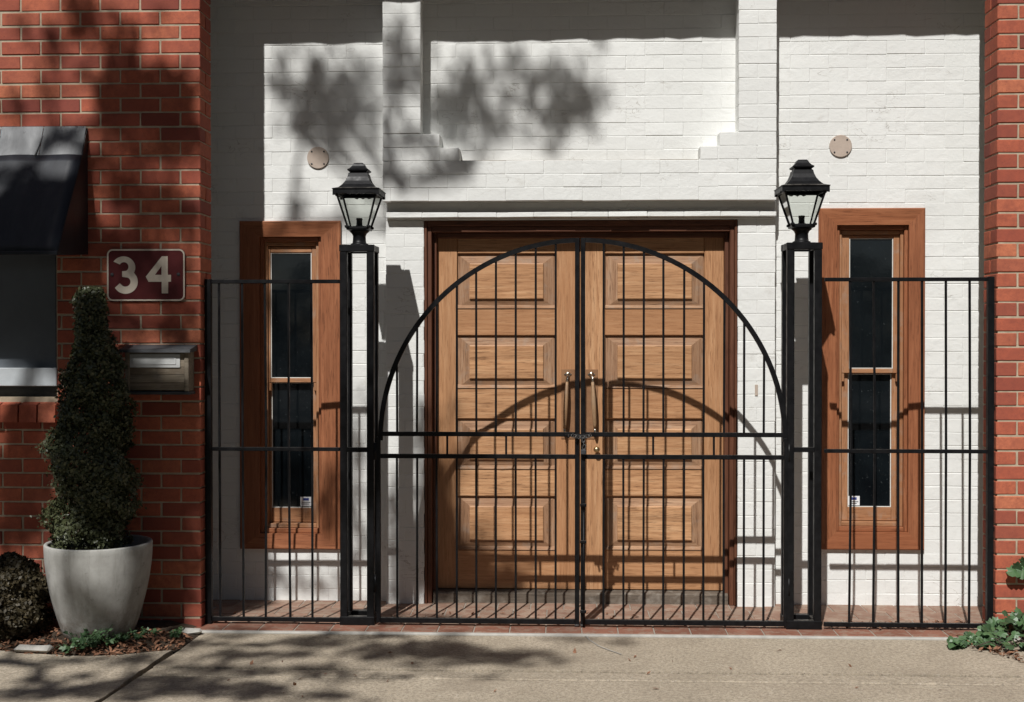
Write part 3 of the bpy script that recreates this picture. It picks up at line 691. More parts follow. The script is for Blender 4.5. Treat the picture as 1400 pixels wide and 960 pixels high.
# ================================================================== IRONWORK
BK = 'black_iron'
gz = lambda py, px=795: PZ(py, YG, px)
gx = lambda px: PX(px, YG, 600)
ZB0, ZB1 = PZ(853.5, YG, 795), PZ(846.5, YG, 795)            # bottom rail
zr1, zr2 = gz(594), gz(624.5)
acx, acz = gx(795), gz(603)
arx, arz = gx(1073.5)-acx, gz(328.5)-acz
def arch_z(x): return acz+arz*math.sqrt(max(0, 1-((x-acx)/arx)**2))
def gate_leaf(label, side):
    s = -1 if side == 0 else 1
    hinge = gx(517.5) if side == 0 else gx(1074.5); meet = gx(789) if side == 0 else gx(797)
    t = thing('iron_gate', label, 'gate', ((hinge+meet)/2, YG, TILE_Z), 'iron gate leaves')
    box('stile', hinge-.0125, hinge+.0125, YG-.013, YG+.013, ZB0, acz+.02, BK, t)
    ztop = gz(327)
    box('stile', meet-.013, meet+.013, YG-.014, YG+.014, ZB0-.005, ztop+.006, BK, t)
    n = 34; a0 = math.pi if side == 0 else 0
    pts = []
    for i in range(n+1):
        an = a0 + (-s)*0 + (math.pi/2)*(i/n)*(-1 if side == 0 else 1)
        x = acx+arx*math.cos(an); 
        if (side == 0 and x > meet-.012) or (side == 1 and x < meet+.012): break
        pts.append((x, YG, acz+arz*math.sin(an)))
    xe = meet-.010 if side == 0 else meet+.010; pts.append((xe, YG, arch_z(xe)))
    tube('arch_rail', pts, .015, BK, t, flat=(.028, .020))
    xa, xb = sorted((hinge-s*.012, meet+s*.013)); 
    if side == 0: xa, xb = hinge+.012, meet-.013
    else: xa, xb = meet+.013, hinge-.012
    for nm, z, h in (('middle_rail', zr1, .026), ('middle_rail', zr2, .026)): box(nm, xa, xb, YG-.011, YG+.011, z-h/2, z+h/2, BK, t)
    box('bottom_rail', xa, xb, YG-.013, YG+.013, ZB0, ZB1, BK, t)
    xs = [543+27.05*i for i in range(9)] if side == 0 else [825+27.4*i for i in range(9)]
    for px in xs:
        x = gx(px)+random.uniform(-.0015,.0015)
        za = arch_z(x)-.008
        if za > zr1+.02: bar('bar', (x, YG, zr1+.0125), (x+random.uniform(-.002,.002), YG, za), .0125, .0125, BK, t)
        bar('bar', (x, YG, ZB1-.001), (x+random.uniform(-.002,.002), YG, zr2-.0125), .0125, .0125, BK, t)
    for px in ((611.5, 692) if side == 0 else (893, 976)):
        x = gx(px); box('spacer', x-.006, x+.006, YG-.006, YG+.006, zr2+.0125, zr1-.0125, BK, t, .001)
    # hinges
    for z in (gz(800), gz(618), ) : tube('hinge', [(hinge+s*.018, YG-.004, z-.05), (hinge+s*.018, YG-.004, z+.05)], .012, BK, t)
    if side == 0:
        bolt = box('latch_bolt', meet-.075, meet+.075, YG-.034, YG-.020, zr1-.010, zr1+.004, BK, t, .003)
        tube('latch_knob', [(meet-.05, YG-.03, zr1-.004), (meet-.05, YG-.062, zr1-.010)], .007, BK, t)
    else:
        tube('drop_bolt', [(meet+.004, YG-.026, gz(856)), (meet+.004, YG-.026, gz(700))], .0065, BK, t)
        for z in (gz(690), gz(740), gz(835)): box('bolt_keeper', meet-.016, meet+.020, YG-.036, YG-.014, z-.008, z+.008, BK, t, .002)
    tube('foot_roller', [(meet-.014, YG-.004, TILE_Z+.012), (meet+.012, YG-.004, TILE_Z+.012)], .011, 'galvanised', t)
    return t
gate_leaf('black iron gate leaf forming half an arch, hung from the post near the shaded window', 0)
gate_leaf('black iron gate leaf forming half an arch, hung from the post near the sunlit window', 1)
# chain and padlock on the middle rail
ch = thing('gate_chain', 'short metal chain with small padlock looped round the meeting bars of the arched gate', 'chain', (gx(795), YG, zr1))
def torus_mesh(R, r, L, n=18, k=8):
    pts = []
    for i in range(n):
        a = 2*math.pi*i/n; pts.append((R*math.cos(a), 0, (R*math.sin(a))+(L/2 if math.sin(a) > 0 else -L/2)))
    V = []; Fc = []
    for i in range(n):
        p = Vector(pts[i]); t = (Vector(pts[(i+1) % n])-Vector(pts[i-1])).normalized(); u = Vector((0,1,0)); v = t.cross(u)
        for j in range(k): b = 2*math.pi*j/k; V.append(p+u*r*math.cos(b)+v*r*math.sin(b))
    for i in range(n):
        for j in range(k): Fc.append((i*k+j, ((i+1) % n)*k+j, ((i+1) % n)*k+(j+1) % k, i*k+(j+1) % k))
    return mesh(V, Fc, True)
lm = torus_mesh(.008, .0026, .012); lm.materials.append(MATS['galvanised'])
for i in range(9):
    o = link('chain_link', lm, None, ch, (gx(783)+i*.0125, YG-.040-.004*(i % 2), zr1-.004-.010*math.sin(math.pi*i/8)))
    o.rotation_euler = (.6 if i % 2 else -.7, 1.35, .2*(-1)**i)
for i in range(3):
    o = link('chain_link', lm, None, ch, (gx(797.5)+.002*i, YG-.042, zr1-.030-.020*i)); o.rotation_euler = (0, .15*i, 1.5*(i % 2))
box('padlock', gx(797)-.014, gx(797)+.018, YG-.050, YG-.036, zr1-.115, zr1-.085, 'lid_dark', ch, .004)
# side fence panels
def fence(label, xl, xr, ytl, ytr, ym, bars, endpost, Y=YG):
    t = thing('iron_fence', label, 'fence', (PX((xl+xr)/2, Y, 600), Y, TILE_Z), 'side fence panels')
    a, b = PX(xl, Y, 600), PX(xr, Y, 600)
    zt = (PZ(ytl, Y, xl)+PZ(ytr, Y, xr))/2; zm = PZ(ym, Y, (xl+xr)/2)
    sag = .006
    box('top_rail', a, b, Y-.012, Y+.012, zt-.022, zt, BK, t); box('middle_rail', a, b, Y-.010, Y+.010, zm-.011, zm+.011, BK, t)
    box('bottom_rail', a, b, Y-.011, Y+.011, ZB0, ZB0+.026, BK, t)
    for px in bars:
        x = PX(px, Y, 600); d = random.uniform(-.011,.011)
        bar('bar', (x-d*.3, Y, zm+.010), (x-.004+d*.3, Y, zt-.021), .0125, .0125, BK, t); bar('bar', (x+d*.6, Y, ZB0+.025), (x-d*.3, Y, zm-.010), .0125, .0125, BK, t)
    x = PX(endpost, Y, 600); box('end_post', x-.018, x+.018, Y-.018, Y+.018, TILE_Z-.002, zt+.004, BK, t)
    for z in (zm+.25, zm-.45): box('wall_fixing', min(x, x+(.03 if endpost > 700 else -.03)), max(x, x+(.03 if endpost > 700 else -.03)), Y+.004, Y+.012, z-.012, z+.012, BK, t, .001)
    return t
fence('black iron side fence between the number 34 wall and a lantern post', 290, 464.5, 382.5, 382.5, 614, [300.5+31.6*i for i in range(5)], 285.5)
fence('black iron side fence between the sunlit brick wall end and a lantern post', 1127, 1351, 381.5, 377.5, 617, [1163+32.6*i for i in range(6)], 1353.5)

# posts and lanterns
def gate_post(label, xl, xr, ytop):
    Y0, Y1 = YG-.015, YG+.190; a, b = PX(xl, Y0, 600), PX(xr, Y0, 600); zt = PZ(ytop, Y0, (xl+xr)/2)
    t = thing('gate_post', label, 'post', ((a+b)/2, (Y0+Y1)/2, TILE_Z), 'open box posts of the gate'); w = .042
    for xx in (a, b-w):
        for yy in (Y0, Y1-w): box('upright', xx, xx+w, yy, yy+w, TILE_Z-.002, zt-.04, BK, t, .003)
    for z0, z1, nm in ((zt-.040, zt, 'top_frame'), (TILE_Z, TILE_Z+.05, 'base_frame')):
        zz = z1
        box(nm, a-.003, b+.003, Y0-.003, Y0+w+.001, z0, zz, BK, t, .003); box(nm, a-.003, b+.003, Y1-w-.001, Y1+.003, z0, zz, BK, t, .003)
        box(nm, a-.002, a+w, Y0+w+.001, Y1-w-.001, z0+.001, zz-.001, BK, t, .003); box(nm, b-w, b+.002, Y0+w+.001, Y1-w-.001, z0+.001, zz-.001, BK, t, .003)
    zm = PZ(615, YG, (xl+xr)/2)
    box('cross_rail', a+w-.002, b-w+.002, Y0+.008, Y0+.032, zm-.014, zm+.014, BK, t, .002)
    box('top_plate', a+.03, b-.03, Y0+.03, Y1-.03, zt-.006, zt+.003, BK, t, .002)
    return t, ((a+b)/2, (Y0+Y1)/2, zt)
def lantern(label, c, rz):
    t = thing('lantern', label, 'lantern', (c[0], c[1], c[2]), 'lanterns on the gate posts')
    z = c[2]+.002
    def P(v): return (c[0]+v[0], c[1]+v[1], z+v[2])
    st = link('stem', lathe_mesh([(.052,0),(.052,.010),(.041,.014),(.039,.03),(.038,.055),(.044,.070),(.058,.082),(.058,.090)], 24, True), BK, t, P((0,0,0)))
    link('base_plate', sq_lathe_mesh([(.045,.086),(.066,.090),(.068,.100),(.062,.104)]), BK, t, P((0,0,0)))
    zb, zt2 = .104, .305; rb, rt = .058, .118
    for sx in (-1,1):
        for sy in (-1,1):
            bar('corner_bar', P((sx*rb, sy*rb, zb-.004)), P((sx*rt, sy*rt, zt2)), .011, .011, BK, t)
            bx2 = link('foot', box_mesh(.024, .024, .016, .004), BK, t, P((sx*(rb+.006), sy*(rb+.006), zb+.004)))
    for s in (-1, 1):
        for ax in (0, 1):
            off = lambda u, zz, r: (u, s*r, zz) if ax == 0 else (s*r, u, zz)
            bar('top_bar', P(off(-rt, zt2-.004, rt)), P(off(rt, zt2-.004, rt)), .012, .018, BK, t)
            bar('bottom_bar', P(off(-rb, zb+.002, rb)), P(off(rb, zb+.002, rb)), .009, .009, BK, t)
            i = .004
            V = [off(-rb+i, zb, rb), off(rb-i, zb, rb), off(rt-i, zt2, rt), off(-rt+i, zt2, rt)]
            link('pane', mesh(V, [(0,1,2,3)]), 'lantern_glass', t, P((0,0,0)))
            # scalloped valance
            R = .136; h0, h1 = zt2-.004, zt2+.020; N = 24; prof = []
            for q in range(N+1):
                u = -1+2*q/N; drop = .003+.009*(math.cos(u*math.pi*3.6)**2 if abs(u) < .42 else .0)
                if abs(u) > .9: drop = .014
                prof.append((u*R, h0-drop))
            V = []; 
            for (u, zz) in prof: V += [off(u, zz, R), off(u, h1, R*.99), off(u*.975, zz, R-.004), off(u*.97, h1, R-.006)]
            Fc = []
            for q in range(N):
                a = q*4; Fc += [(a, a+4, a+5, a+1), (a+2, a+3, a+7, a+6), (a, a+2, a+6, a+4), (a+1, a+5, a+7, a+3)]
            link('valance', mesh(V, Fc), BK, t, P((0,0,0)))
    link('lantern_roof', sq_lathe_mesh([(.128,.318),(.139,.322),(.140,.326),(.106,.336),(.086,.356),(.071,.378),(.061,.402),(.056,.424),(.050,.428)]), BK, t, P((0,0,0)))
    link('finial', sq_lathe_mesh([(.048,.426),(.050,.434),(.061,.440),(.062,.447),(.049,.455),(.038,.468),(.031,.482),(.024,.488)]), BK, t, P((0,0,0)))
    link('lamp_holder', lathe_mesh([(.036,.104),(.030,.112),(.018,.120),(.017,.150),(.019,.152),(.019,.162),(.001,.164)], 20), 'lid_dark', t, P((0,0,0)))
    return t
t, c = gate_post('black open box iron post of the gate standing near the shaded window', 464.7, 511, 334.5)
lantern('black four sided lantern on the gate post near the shaded window', c, 0)
t, c = gate_post('black open box iron post of the gate standing near the sunlit window', 1076, 1123.6, 331.5)
lantern('black four sided lantern on the gate post near the sunlit window', c, 0)

# ================================================================== THINGS ON THE NUMBER 34 WALL
# awning: flashing, sloping sheet, side cheek
aw = thing('window_awning', 'dark sheet metal awning with grey lead flashing over the window in the red brick wall', 'awning', (-3.2, YBL, PZ(347, 6.88, 40)))
ax1 = PX(120, YBL, 180); ax0 = -3.75
T0 = (YBL-.004, PZ(176, YBL, 60)); T1 = (YBL-.035, PZ(187, YBL, 60)); T2 = (7.245, PZ(212.5, 7.245, 60)); T3 = (6.88, PZ(346, 6.88, 40))
x = ax0; i = 0; seams = [ax0, PX(4, YBL, 190)-.30, PX(4, YBL, 190), PX(62, YBL, 190), ax1]
for a, b in zip(seams, seams[1:]):
    V = []
    for xx, dz in ((a, 0), (b-.004, .0)):
        j = [random.uniform(-.003,.003) for _ in range(3)]
        V += [(xx, T0[0], T0[1]+.012), (xx, T0[0]-.012, T0[1]+.010), (xx, T1[0]-.004, T1[1]+j[0]), (xx, T2[0]-.008, T2[1]-.006+j[1]), (xx, T2[0]+.004, T2[1]-.004)]
    link('flashing_sheet', mesh([(p[0]-a, p[1]-YBL, p[2]) for p in V], [(k, k+1, k+6, k+5)[::-1] for k in range(4)]), 'flashing_lead', aw, (a, YBL, 0))
N = 14; V = []
for k in range(N+1):
    u = k/N; y = T2[0]+(T3[0]-T2[0])*u; z = T2[1]+(T3[1]-T2[1])*u - .015*math.sin(math.pi*u)*0
    for q in range(13):
        xx = ax0+(ax1-ax0)*q/12; V.append((xx, y-.004*math.sin(q*2.1+u*3)*0, z+.003*math.sin(q*1.9+u*4)))
Fc = [(k*13+q, k*13+q+1, k*13+14+q, k*13+13+q) for k in range(N) for q in range(12)]
sh = link('awning_sheet', mesh(V, Fc, True), 'awning_metal', aw, (0,0,0)); so_ = sh.modifiers.new('thick', 'SOLIDIFY'); so_.thickness = .006
box('front_hem', ax0, ax1, T3[0]-.006, T3[0]+.006, T3[1]-.012, T3[1]+.010, 'awning_metal', aw, .003)
V = [(0, T0[0], T0[1]), (0, T1[0], T1[1]), (0, T2[0], T2[1]), (0, T3[0], T3[1]), (0, T3[0], T3[1]-.012), (0, YBL-.004, T3[1]+.02)]
V2 = [(-.006, y, z) for _, y, z in V]
link('side_cheek', mesh(V+V2, [(0,1,2,3,4,5), (11,10,9,8,7,6)]+[(k, 6+k, 6+(k+1) % 6, (k+1) % 6) for k in range(6)]), 'awning_metal', aw, (ax1+.001, 0, 0))
for a in seams[1:-1]: tube('seam', [(a, T1[0]-.006, T1[1]), (a-.02, T2[0]-.012, T2[1])], .005, 'flashing_lead', aw, 6)
# window under the awning
wn = thing('blind_window', 'dark grey blinded window with pale metal sill under the awning', 'window', (-3.3, YBL, wz0))
zs0, zs1 = PZ(528, YBL+.01, 40), PZ(503, YBL+.01, 40)
box('pane', -3.68, wx1-.004, YBL+.045, YBL+.055, zs1-.01, wz1, 'blind_grey', wn, .001)
box('frame_stile', wx1-.014, wx1+.0005, YBL+.02, YBL+.09, zs0, wz1, 'lid_dark', wn, .002)
box('sill_flashing', -3.68, wx1+.004, YBL-.012, YBL+.06, zs0, zs1, 'sill_metal', wn, .004)
box('sill_recess', -3.68, wx1+.004, YBL+.06, YBL+.2, wz0-.01, zs0-.001, 'lid_dark', wn, .002)
# sloping rowlock brick sill
slb = thing('brick_sill', 'sloping brick window sill under the blinded window', 'sill', (-3.3, YBL, wz0-.1))
x = wx1+.012; bw = .112
while x > -3.66:
    V = [(0, .11, .045), (0, -.05, .0), (0, -.055, -.10), (0, .11, -.10)]
    mm = mesh([(a-bw+.010, b, c) for a, b, c in V]+[(a, b, c) for a, b, c in V], [(0,1,2,3), (7,6,5,4), (0,4,5,1), (1,5,6,2), (2,6,7,3), (3,7,4,0)]); 
    link('brick', mm, 'red_brick', slb, (x, YBL, wz0-.045)); x -= bw
# number plate
sg = thing('number_plate', 'maroon house number plate reading 34 with cream border on the red brick wall', 'sign', tuple(at(199, 376, YBL-.01)))
ys = YBL-.012; q0, q1 = at(146, 412, ys), at(253, 340, ys)
SX, SZ = (q1.x-q0.x), (q1.z-q0.z); sp = SX/440.0
def sc(lp): return [((x-330)*sp, -(y-193.5)*sp*(SZ/(297*sp))) for x, y in lp]
scx, scz = (q0.x+q1.x)/2, (q0.z+q1.z)/2
link('plate', poly_mesh([rrect(-SX/2, SX/2, -SZ/2, SZ/2, .035)], .006), 'sign_maroon', sg, (scx, ys+.006, scz))
link('border', poly_mesh([rrect(-SX/2+.002, SX/2-.002, -SZ/2+.002, SZ/2-.002, .033), rrect(-SX/2+.011, SX/2-.011, -SZ/2+.011, SZ/2-.011, .025)[::-1]], .0012), 'sign_cream', sg, (scx, ys-.0003, scz))
def arc(cx, cy, rx, ry, a0, a1, n=22): return [(cx+rx*math.cos(math.radians(a0+(a1-a0)*i/n)), cy+ry*math.sin(math.radians(a0+(a1-a0)*i/n))) for i in range(n+1)]
# the 3: outer and inner arcs of two bowls (sign crop pixels, y down)
three = arc(205, 151, 66, 63, 212, 388) + arc(216, 232, 69, 68, -40, 150) + [(183, 240)] + arc(215, 232, 29, 27, 150, -60) \
      + [(197, 204), (197, 172)] + arc(207, 147, 26, 26, 62, -150) + [(157, 121)]
link('digit', poly_mesh([sc(three)], .0012), 'sign_cream', sg, (scx, ys-.0003, scz))
four_o = [(330, 203), (420, 88), (453, 88), (453, 193), (471, 193), (471, 232), (455, 232), (455, 298), (419, 298), (419, 232), (345, 232)]
four_i = [(381, 193), (418, 193), (418, 143)]
link('digit', poly_mesh([sc(four_o), sc(four_i)[::-1]], .0012), 'sign_cream', sg, (scx, ys-.0003, scz))
for px in (141, 513):
    s = link('screw', lathe_mesh([(.010,0),(.010,.003),(.006,.005),(.001,.0055)], 14), 'lid_dark', sg, (scx+(px-330)*sp, ys-.0002, scz+.003)); s.rotation_euler = (math.pi/2,0,0)
# letterbox
ym = YBL-.115
lb = thing('letterbox', 'weathered wooden letterbox with dark lid and steel slot plate on the red brick wall', 'letterbox', tuple(at(215, 535, YBL)))
a0, a1 = PX(171, ym, 510), PX(258, ym, 510); zb, zt_ = PZ(534, ym, 215), PZ(481, ym, 215)
npl = 5; hh = (zt_-zb)/npl
for i in range(npl): box('plank', a0+.012, a1-.014, ym+.004+random.uniform(0,.002), YBL-.01, zb+hh*i+.0008, zb+hh*(i+1)-.0008, 'box_wood', lb, .002)
for nm, xx in (('corner_post', a0), ('corner_post', a1-.026)): box(nm, xx, xx+.026, ym-.004, YBL-.004, zb-.006, zt_, 'box_wood', lb, .004)
# sloping lid
V = []; l0, l1 = PX(165, ym, 480), PX(262, ym, 480)
for xx in (l0, l1): V += [(xx, YBL-.002, zt_+.040), (xx, ym-.03, zt_+.014), (xx, ym-.032, zt_-.004), (xx, YBL-.002, zt_+.004)]
link('lid', mesh(V, [(0,1,2,3), (7,6,5,4)]+[(k, 4+k, 4+(k+1) % 4, (k+1) % 4) for k in range(4)]), 'lid_dark', lb, (0,0,0))
box('base_board', a0-.01, a1+.006, ym-.008, YBL-.004, zb-.024, zb-.006, 'lid_dark', lb, .003)
p0, p1 = at(177.5, 502.5, ym), at(246, 484.5, ym)
pl = link('slot_plate', poly_mesh([rrect(p0.x, p1.x, p0.z, p1.z, .003)], .004), 'plate_steel', lb, (0, ym+.003, 0))
link('slot_flap', poly_mesh([rrect(p0.x+.024, p1.x-.024, p0.z+.018, p1.z-.018, .003), rrect(p0.x+.030, p1.x-.030, p0.z+.024, p1.z-.024, .003)[::-1]], .003), 'plate_steel', lb, (0, ym-.0012, 0))

# ================================================================== PLANTS AND POT
PC = Vector((PX(135, 7.0, 740), 7.0, 0)); zrim = PZ(741, 7.0, 135)
pz0 = bed_z(PC.x, PC.y)-.02
pot = thing('planter_pot', 'tall tapered grey concrete planter pot standing in the leaf littered bed', 'pot', (PC.x, PC.y, pz0))
H = zrim-pz0; R = .292
prof = [(.02, 0), (.165, 0), (.182, .012)] + [(R*(.64+.36*math.sin(u*math.pi/2)**.92), .012+(H-.012)*u) for u in [i/16 for i in range(1, 17)]]
prof[-1] = (R, H-.006); prof += [(R-.003, H), (R-.018, H), (R-.022, H-.008), (R-.028, H-.09), (R-.032, H-.11)]
link('shell', lathe_mesh(prof, 72), 'pot_concrete', pot, (PC.x, PC.y, pz0))
link('potting_soil', lathe_mesh([(R-.030, 0), (R*.6, .01), (.01, .022)], 40), 'soil', pot, (PC.x, PC.y, zrim-.085))

def leaf_cloud(points, normals, size, asp=.5, jitter=.7, r=rng, fold=.0):
    """many small pointed leaves (two triangles each side of the midrib share a quad)"""
    n = len(points); d = r.normal(size=(n,3)); d /= np.linalg.norm(d, axis=1)[:,None]
    nn = normals + jitter*r.normal(size=(n,3)); nn /= np.linalg.norm(nn, axis=1)[:,None]
    u = d - (d*nn).sum(1)[:,None]*nn; u /= np.linalg.norm(u, axis=1)[:,None]+1e-9; v = np.cross(nn, u)
    s = size*r.uniform(.5, 1.5, n)[:,None]
    a = points-u*s*.5; b = points+v*s*asp*.5+nn*s*.06; c = points+u*s*.5; e = points-v*s*asp*.5+nn*s*.06
    V = np.stack([a,b,c,e], 1).reshape(-1,3)
    m = bpy.data.meshes.new('m'); m.vertices.add(4*n); m.vertices.foreach_set('co', V.astype(np.float32).ravel())
    m.loops.add(4*n); m.loops.foreach_set('vertex_index', np.arange(4*n, dtype=np.int32)); m.polygons.add(n)
    m.polygons.foreach_set('loop_start', np.arange(0, 4*n, 4, dtype=np.int32)); m.polygons.foreach_set('loop_total', np.full(n, 4, dtype=np.int32))
    m.update(calc_edges=True); m.validate(); return m
def shrub(name, label, cat, base, zs, rad, cxs, n, size, mat, stem_r):
    """clipped shrub: height samples zs with radius and x offset"""
    t = thing(name, label, cat, base)
    z = rng.uniform(zs[0], zs[-1], n*2); r = np.interp(z, zs, rad); keep = rng.uniform(0, 1, n*2) < r/max(rad); z, r = z[keep], r[keep]
    an = rng.uniform(0, 2*np.pi, len(z))
    bump = 1+.12*np.sin(an*2+z*8)+.10*np.sin(an*5-z*17+1)+.09*np.sin(z*31+an*2)+.05*np.sin(an*9+z*43)
    # spiral groove clipped round the plant
    ph = (an/(2*np.pi)+z/.42) % 1.0; groove = 1-.26*np.exp(-((ph-.5)/.13)**2)
    depth = 1-np.abs(rng.normal(0, .17, len(z))); depth = np.where(rng.uniform(0,1,len(z)) < .035, depth+rng.uniform(.05,.22,len(z)), depth)
    rr_ = r*bump*groove*np.clip(depth, .3, 1.22)+rng.normal(0, .006, len(z))
    ox = np.interp(z, zs, cxs)
    P = np.stack([ox+rr_*np.cos(an), rr_*np.sin(an), z], 1); Nn = np.stack([np.cos(an), np.sin(an), .25+0*an], 1)
    o = link('crown', leaf_cloud(P, Nn, size, .62, .75), mat, t, base)
    tube('trunk', [(base[0], base[1], base[2]-.05), (base[0]+cxs[len(cxs)//2], base[1], base[2]+zs[-1]*.5), (base[0]+cxs[-1], base[1], base[2]+zs[-1]*.93)], [stem_r, stem_r*.8, stem_r*.3], 'bark', t, 8)
    return t
tb = Vector((PX(127, 7.0, 740), 7.0, zrim-.09))
yy = [(745,.20,-.01),(720,.235,0),(690,.25,.0),(650,.262,.0),(615,.258,-.01),(590,.235,0),(560,.20,.0),(530,.185,.02),(500,.165,.03),(475,.135,.01),(450,.108,-.01),(425,.102,0),(405,.088,.0),(393,.055,.0)]
zs = [PZ(p, 7.0, 127)-tb.z for p, _, _ in yy]
shrub('topiary_shrub', 'tall tapering clipped evergreen topiary growing in the concrete planter pot', 'shrub', tb, zs, [r*.93 for _, r, _ in yy], [c for _, _, c in yy], 26000, .021, 'leaf_box', .022)
bp = Vector((PX(14, 6.98, 800), 6.98, .03)); hb = PZ(757, 6.98, 20)-.03
zz = [0, .05, .12, .2, .28, .35, .39, hb]; rd = [.10, .17, .22, .225, .205, .16, .10, .03]
zz = [z*hb/.44 for z in (0,.05,.12,.2,.28,.35,.40,.44)]
shrub('low_shrub', 'low rounded brownish shrub in the bed beside the concrete planter pot', 'shrub', bp, zz, rd, [0]*8, 11000, .024, 'leaf_brown', .02)

# ivy: lobed leaves, one object per leaf
def ivy_leaf_mesh(s, mat):
    out = [(0,-.42),(.16,-.50),(.40,-.38),(.50,-.10),(.36,.06),(.46,.30),(.22,.30),(0,.58),(-.22,.30),(-.46,.30),(-.36,.06),(-.50,-.10),(-.40,-.38),(-.16,-.50)]
    V = [(0,0,.03*s)]+[(x*s, y*s, -.08*s*(abs(x)*2)**2*random.uniform(.5,1.6)-.06*s*max(0, y)) for x, y in out]
    m = mesh(V, [(0, 1+k, 1+(k+1) % len(out)) for k in range(len(out))]); m.materials.append(MATS[mat]); return m
IV = [ivy_leaf_mesh(random.uniform(.040,.064), 'leaf_ivy') for _ in range(7)]+[ivy_leaf_mesh(random.uniform(.04,.058), 'leaf_ivy_dark') for _ in range(3)]
ivb = gnd(1375, 880)
ivy = thing('ivy', 'green ivy spreading over the pavement at the foot of the sunlit brick wall end', 'ivy', ivb)
nl = 0
while nl < 285:
    px = random.uniform(1300, 1470); u = random.random()
    lo = 858+8*math.sin(px*.11); edge = 875+ (px-1300)*.22 + 7*math.sin(px*.16)
    top = 868-(px-1310)*.30 if px < 1400 else 832
    top = max(top, 836+6*math.sin(px*.2))
    py = random.uniform(max(862, top+20), edge); p = gnd(px, py)
    hgt = .02+.11*max(0, min(1, (px-1300)/60))*max(0, min(1, (edge-py)/18))*random.uniform(.5,1.2)
    if p.x > XR-.02 and p.y > YBR-.04: p.y = YBR-random.uniform(.03,.09)
    o = link('leaf', random.choice(IV), None, ivy, (p.x, p.y, hgt))
    o.rotation_euler = (random.gauss(.45,.40), random.gauss(0,.38), random.uniform(-3.1,3.1)); nl += 1
    if random.random() < .5: o.rotation_euler[2] = random.gauss(3.1, .6); o.rotation_euler[0] = -abs(o.rotation_euler[0])
for i in range(26):              # shoots on the wall base
    px = random.uniform(1352, 1460); p = at(px, 858-random.uniform(0, 24)*min(1, max(0,(px-1345))/40), YBR-random.uniform(.02,.07))
    o = link('leaf', random.choice(IV), None, ivy, p); o.rotation_euler = (random.gauss(1.1,.3), random.gauss(0,.3), random.gauss(0,.5))
for i in range(14):
    a = gnd(random.uniform(1320,1450), random.uniform(868,895)); b2 = a+Vector((random.uniform(-.2,.2), random.uniform(-.1,.12), 0))
    tube('stem', [a+Vector((0,0,.012)), (a+b2)/2+Vector((0,0,.05)), b2+Vector((0,0,.02))], .003, 'bark', ivy, 5)
spr = thing('ivy', 'small ivy shoot with two leaves hanging against the sunlit brick wall end', 'ivy', at(1400, 770, YBR))
tube('stem', [at(1440, 740, YBR-.012), at(1412, 762, YBR-.02), at(1390, 776, YBR-.03)], .0028, 'bark', spr, 5)
for px, py, s, mt in ((1386, 781, .085, 'leaf_ivy'), (1399, 781, .095, 'leaf_ivy'), (1391, 774, .06, 'leaf_ivy_dark'), (1400, 768, .06, 'leaf_ivy_dark'), (1420, 756, .08, 'leaf_ivy')):
    o = link('leaf', ivy_leaf_mesh(s, mt), None, spr, at(px, py, YBR-.045)); o.rotation_euler = (random.gauss(1.2,.25), random.gauss(0,.2), random.gauss(.3,.4)+2.4*(s < .08))

# weeds by the pot
def weed(px, py, n, h, label):
    b = gnd(px, py, .02); t = thing('weed', label, 'weed', b, 'weeds at the foot of the planter pot'); P = []
    for i in range(n):
        an = random.uniform(0, 6.28); L = h*random.uniform(.5,1.1); tip = b+Vector((math.cos(an)*L*.7, math.sin(an)*L*.6, L*.75))
        for q in range(9):
            u = .25+.75*q/8; P.append(b+(tip-b)*u+Vector((random.gauss(0,.008), random.gauss(0,.008), random.gauss(0,.006))))
        tube('stem', [b, b+(tip-b)*.5+Vector((0,0,.01)), tip], .0018, 'leaf_weed', t, 4)
    P = np.array([tuple(p) for p in P]); link('foliage', leaf_cloud(P-np.array(b), np.tile(np.array([[0,-.3,1.]]), (len(P),1)), .026, .6, .6), 'leaf_weed', t, b)
for px, py, n, h in ((112, 890, 14, .15), (128, 886, 14, .14), (150, 884, 9, .10), (168, 880, 10, .09), (190, 876, 10, .08), (205, 874, 8, .07), (240, 872, 9, .06), (92, 893, 5, .06)):
    weed(px, py, n, h, 'small green weed sprouting in the leaf litter at the foot of the planter pot')
# dead leaf litter
def litter(name, label, pts, size, mat='leaf_dry'):
    P = np.array(pts); m = leaf_cloud(P, np.tile(np.array([[0,0,1.]]), (len(P),1)), size, .38, .45)
    o = stuff(link(name, m, mat)); o['label'] = label; o['category'] = 'leaf litter'; return o
pts = []
for i in range(1500):
    px = random.uniform(-10, 262); py = random.uniform(868, 897); p = gnd(px, py, .02)
    if p.y < bed_front(p.x)-.01-.05*random.random()**4 or p.x > bx1-.02: continue
    pts.append((p.x, p.y, bed_z(p.x, p.y)+random.uniform(.004,.016)))
litter('leaf_litter', 'brown dead leaves and bark scattered over the soil around the planter pot', pts, .036)
pts = []
for i in range(240):
    p = gnd(random.triangular(1075, 1345, 1320), random.uniform(852, 860), .014); pts.append((p.x, p.y+random.gauss(0,.012), TILE_Z+random.uniform(.003,.014)))
for i in range(160):
    px = random.uniform(1298, 1420); p = gnd(px, 872+(px-1300)*.27+random.gauss(3,3)); pts.append((p.x, p.y, random.uniform(.006,.02)))
for i in range(26): p = gnd(random.uniform(300,1300), random.uniform(872,955)); pts.append((p.x, p.y, .006))
for i in range(40): p = gnd(random.uniform(300,1060), random.uniform(838,850), TILE_Z); pts.append((p.x, p.y, TILE_Z+.006))
litter('leaf_litter', 'dry brown leaf scraps along the tiles and at the edge of the ivy', pts, .034)
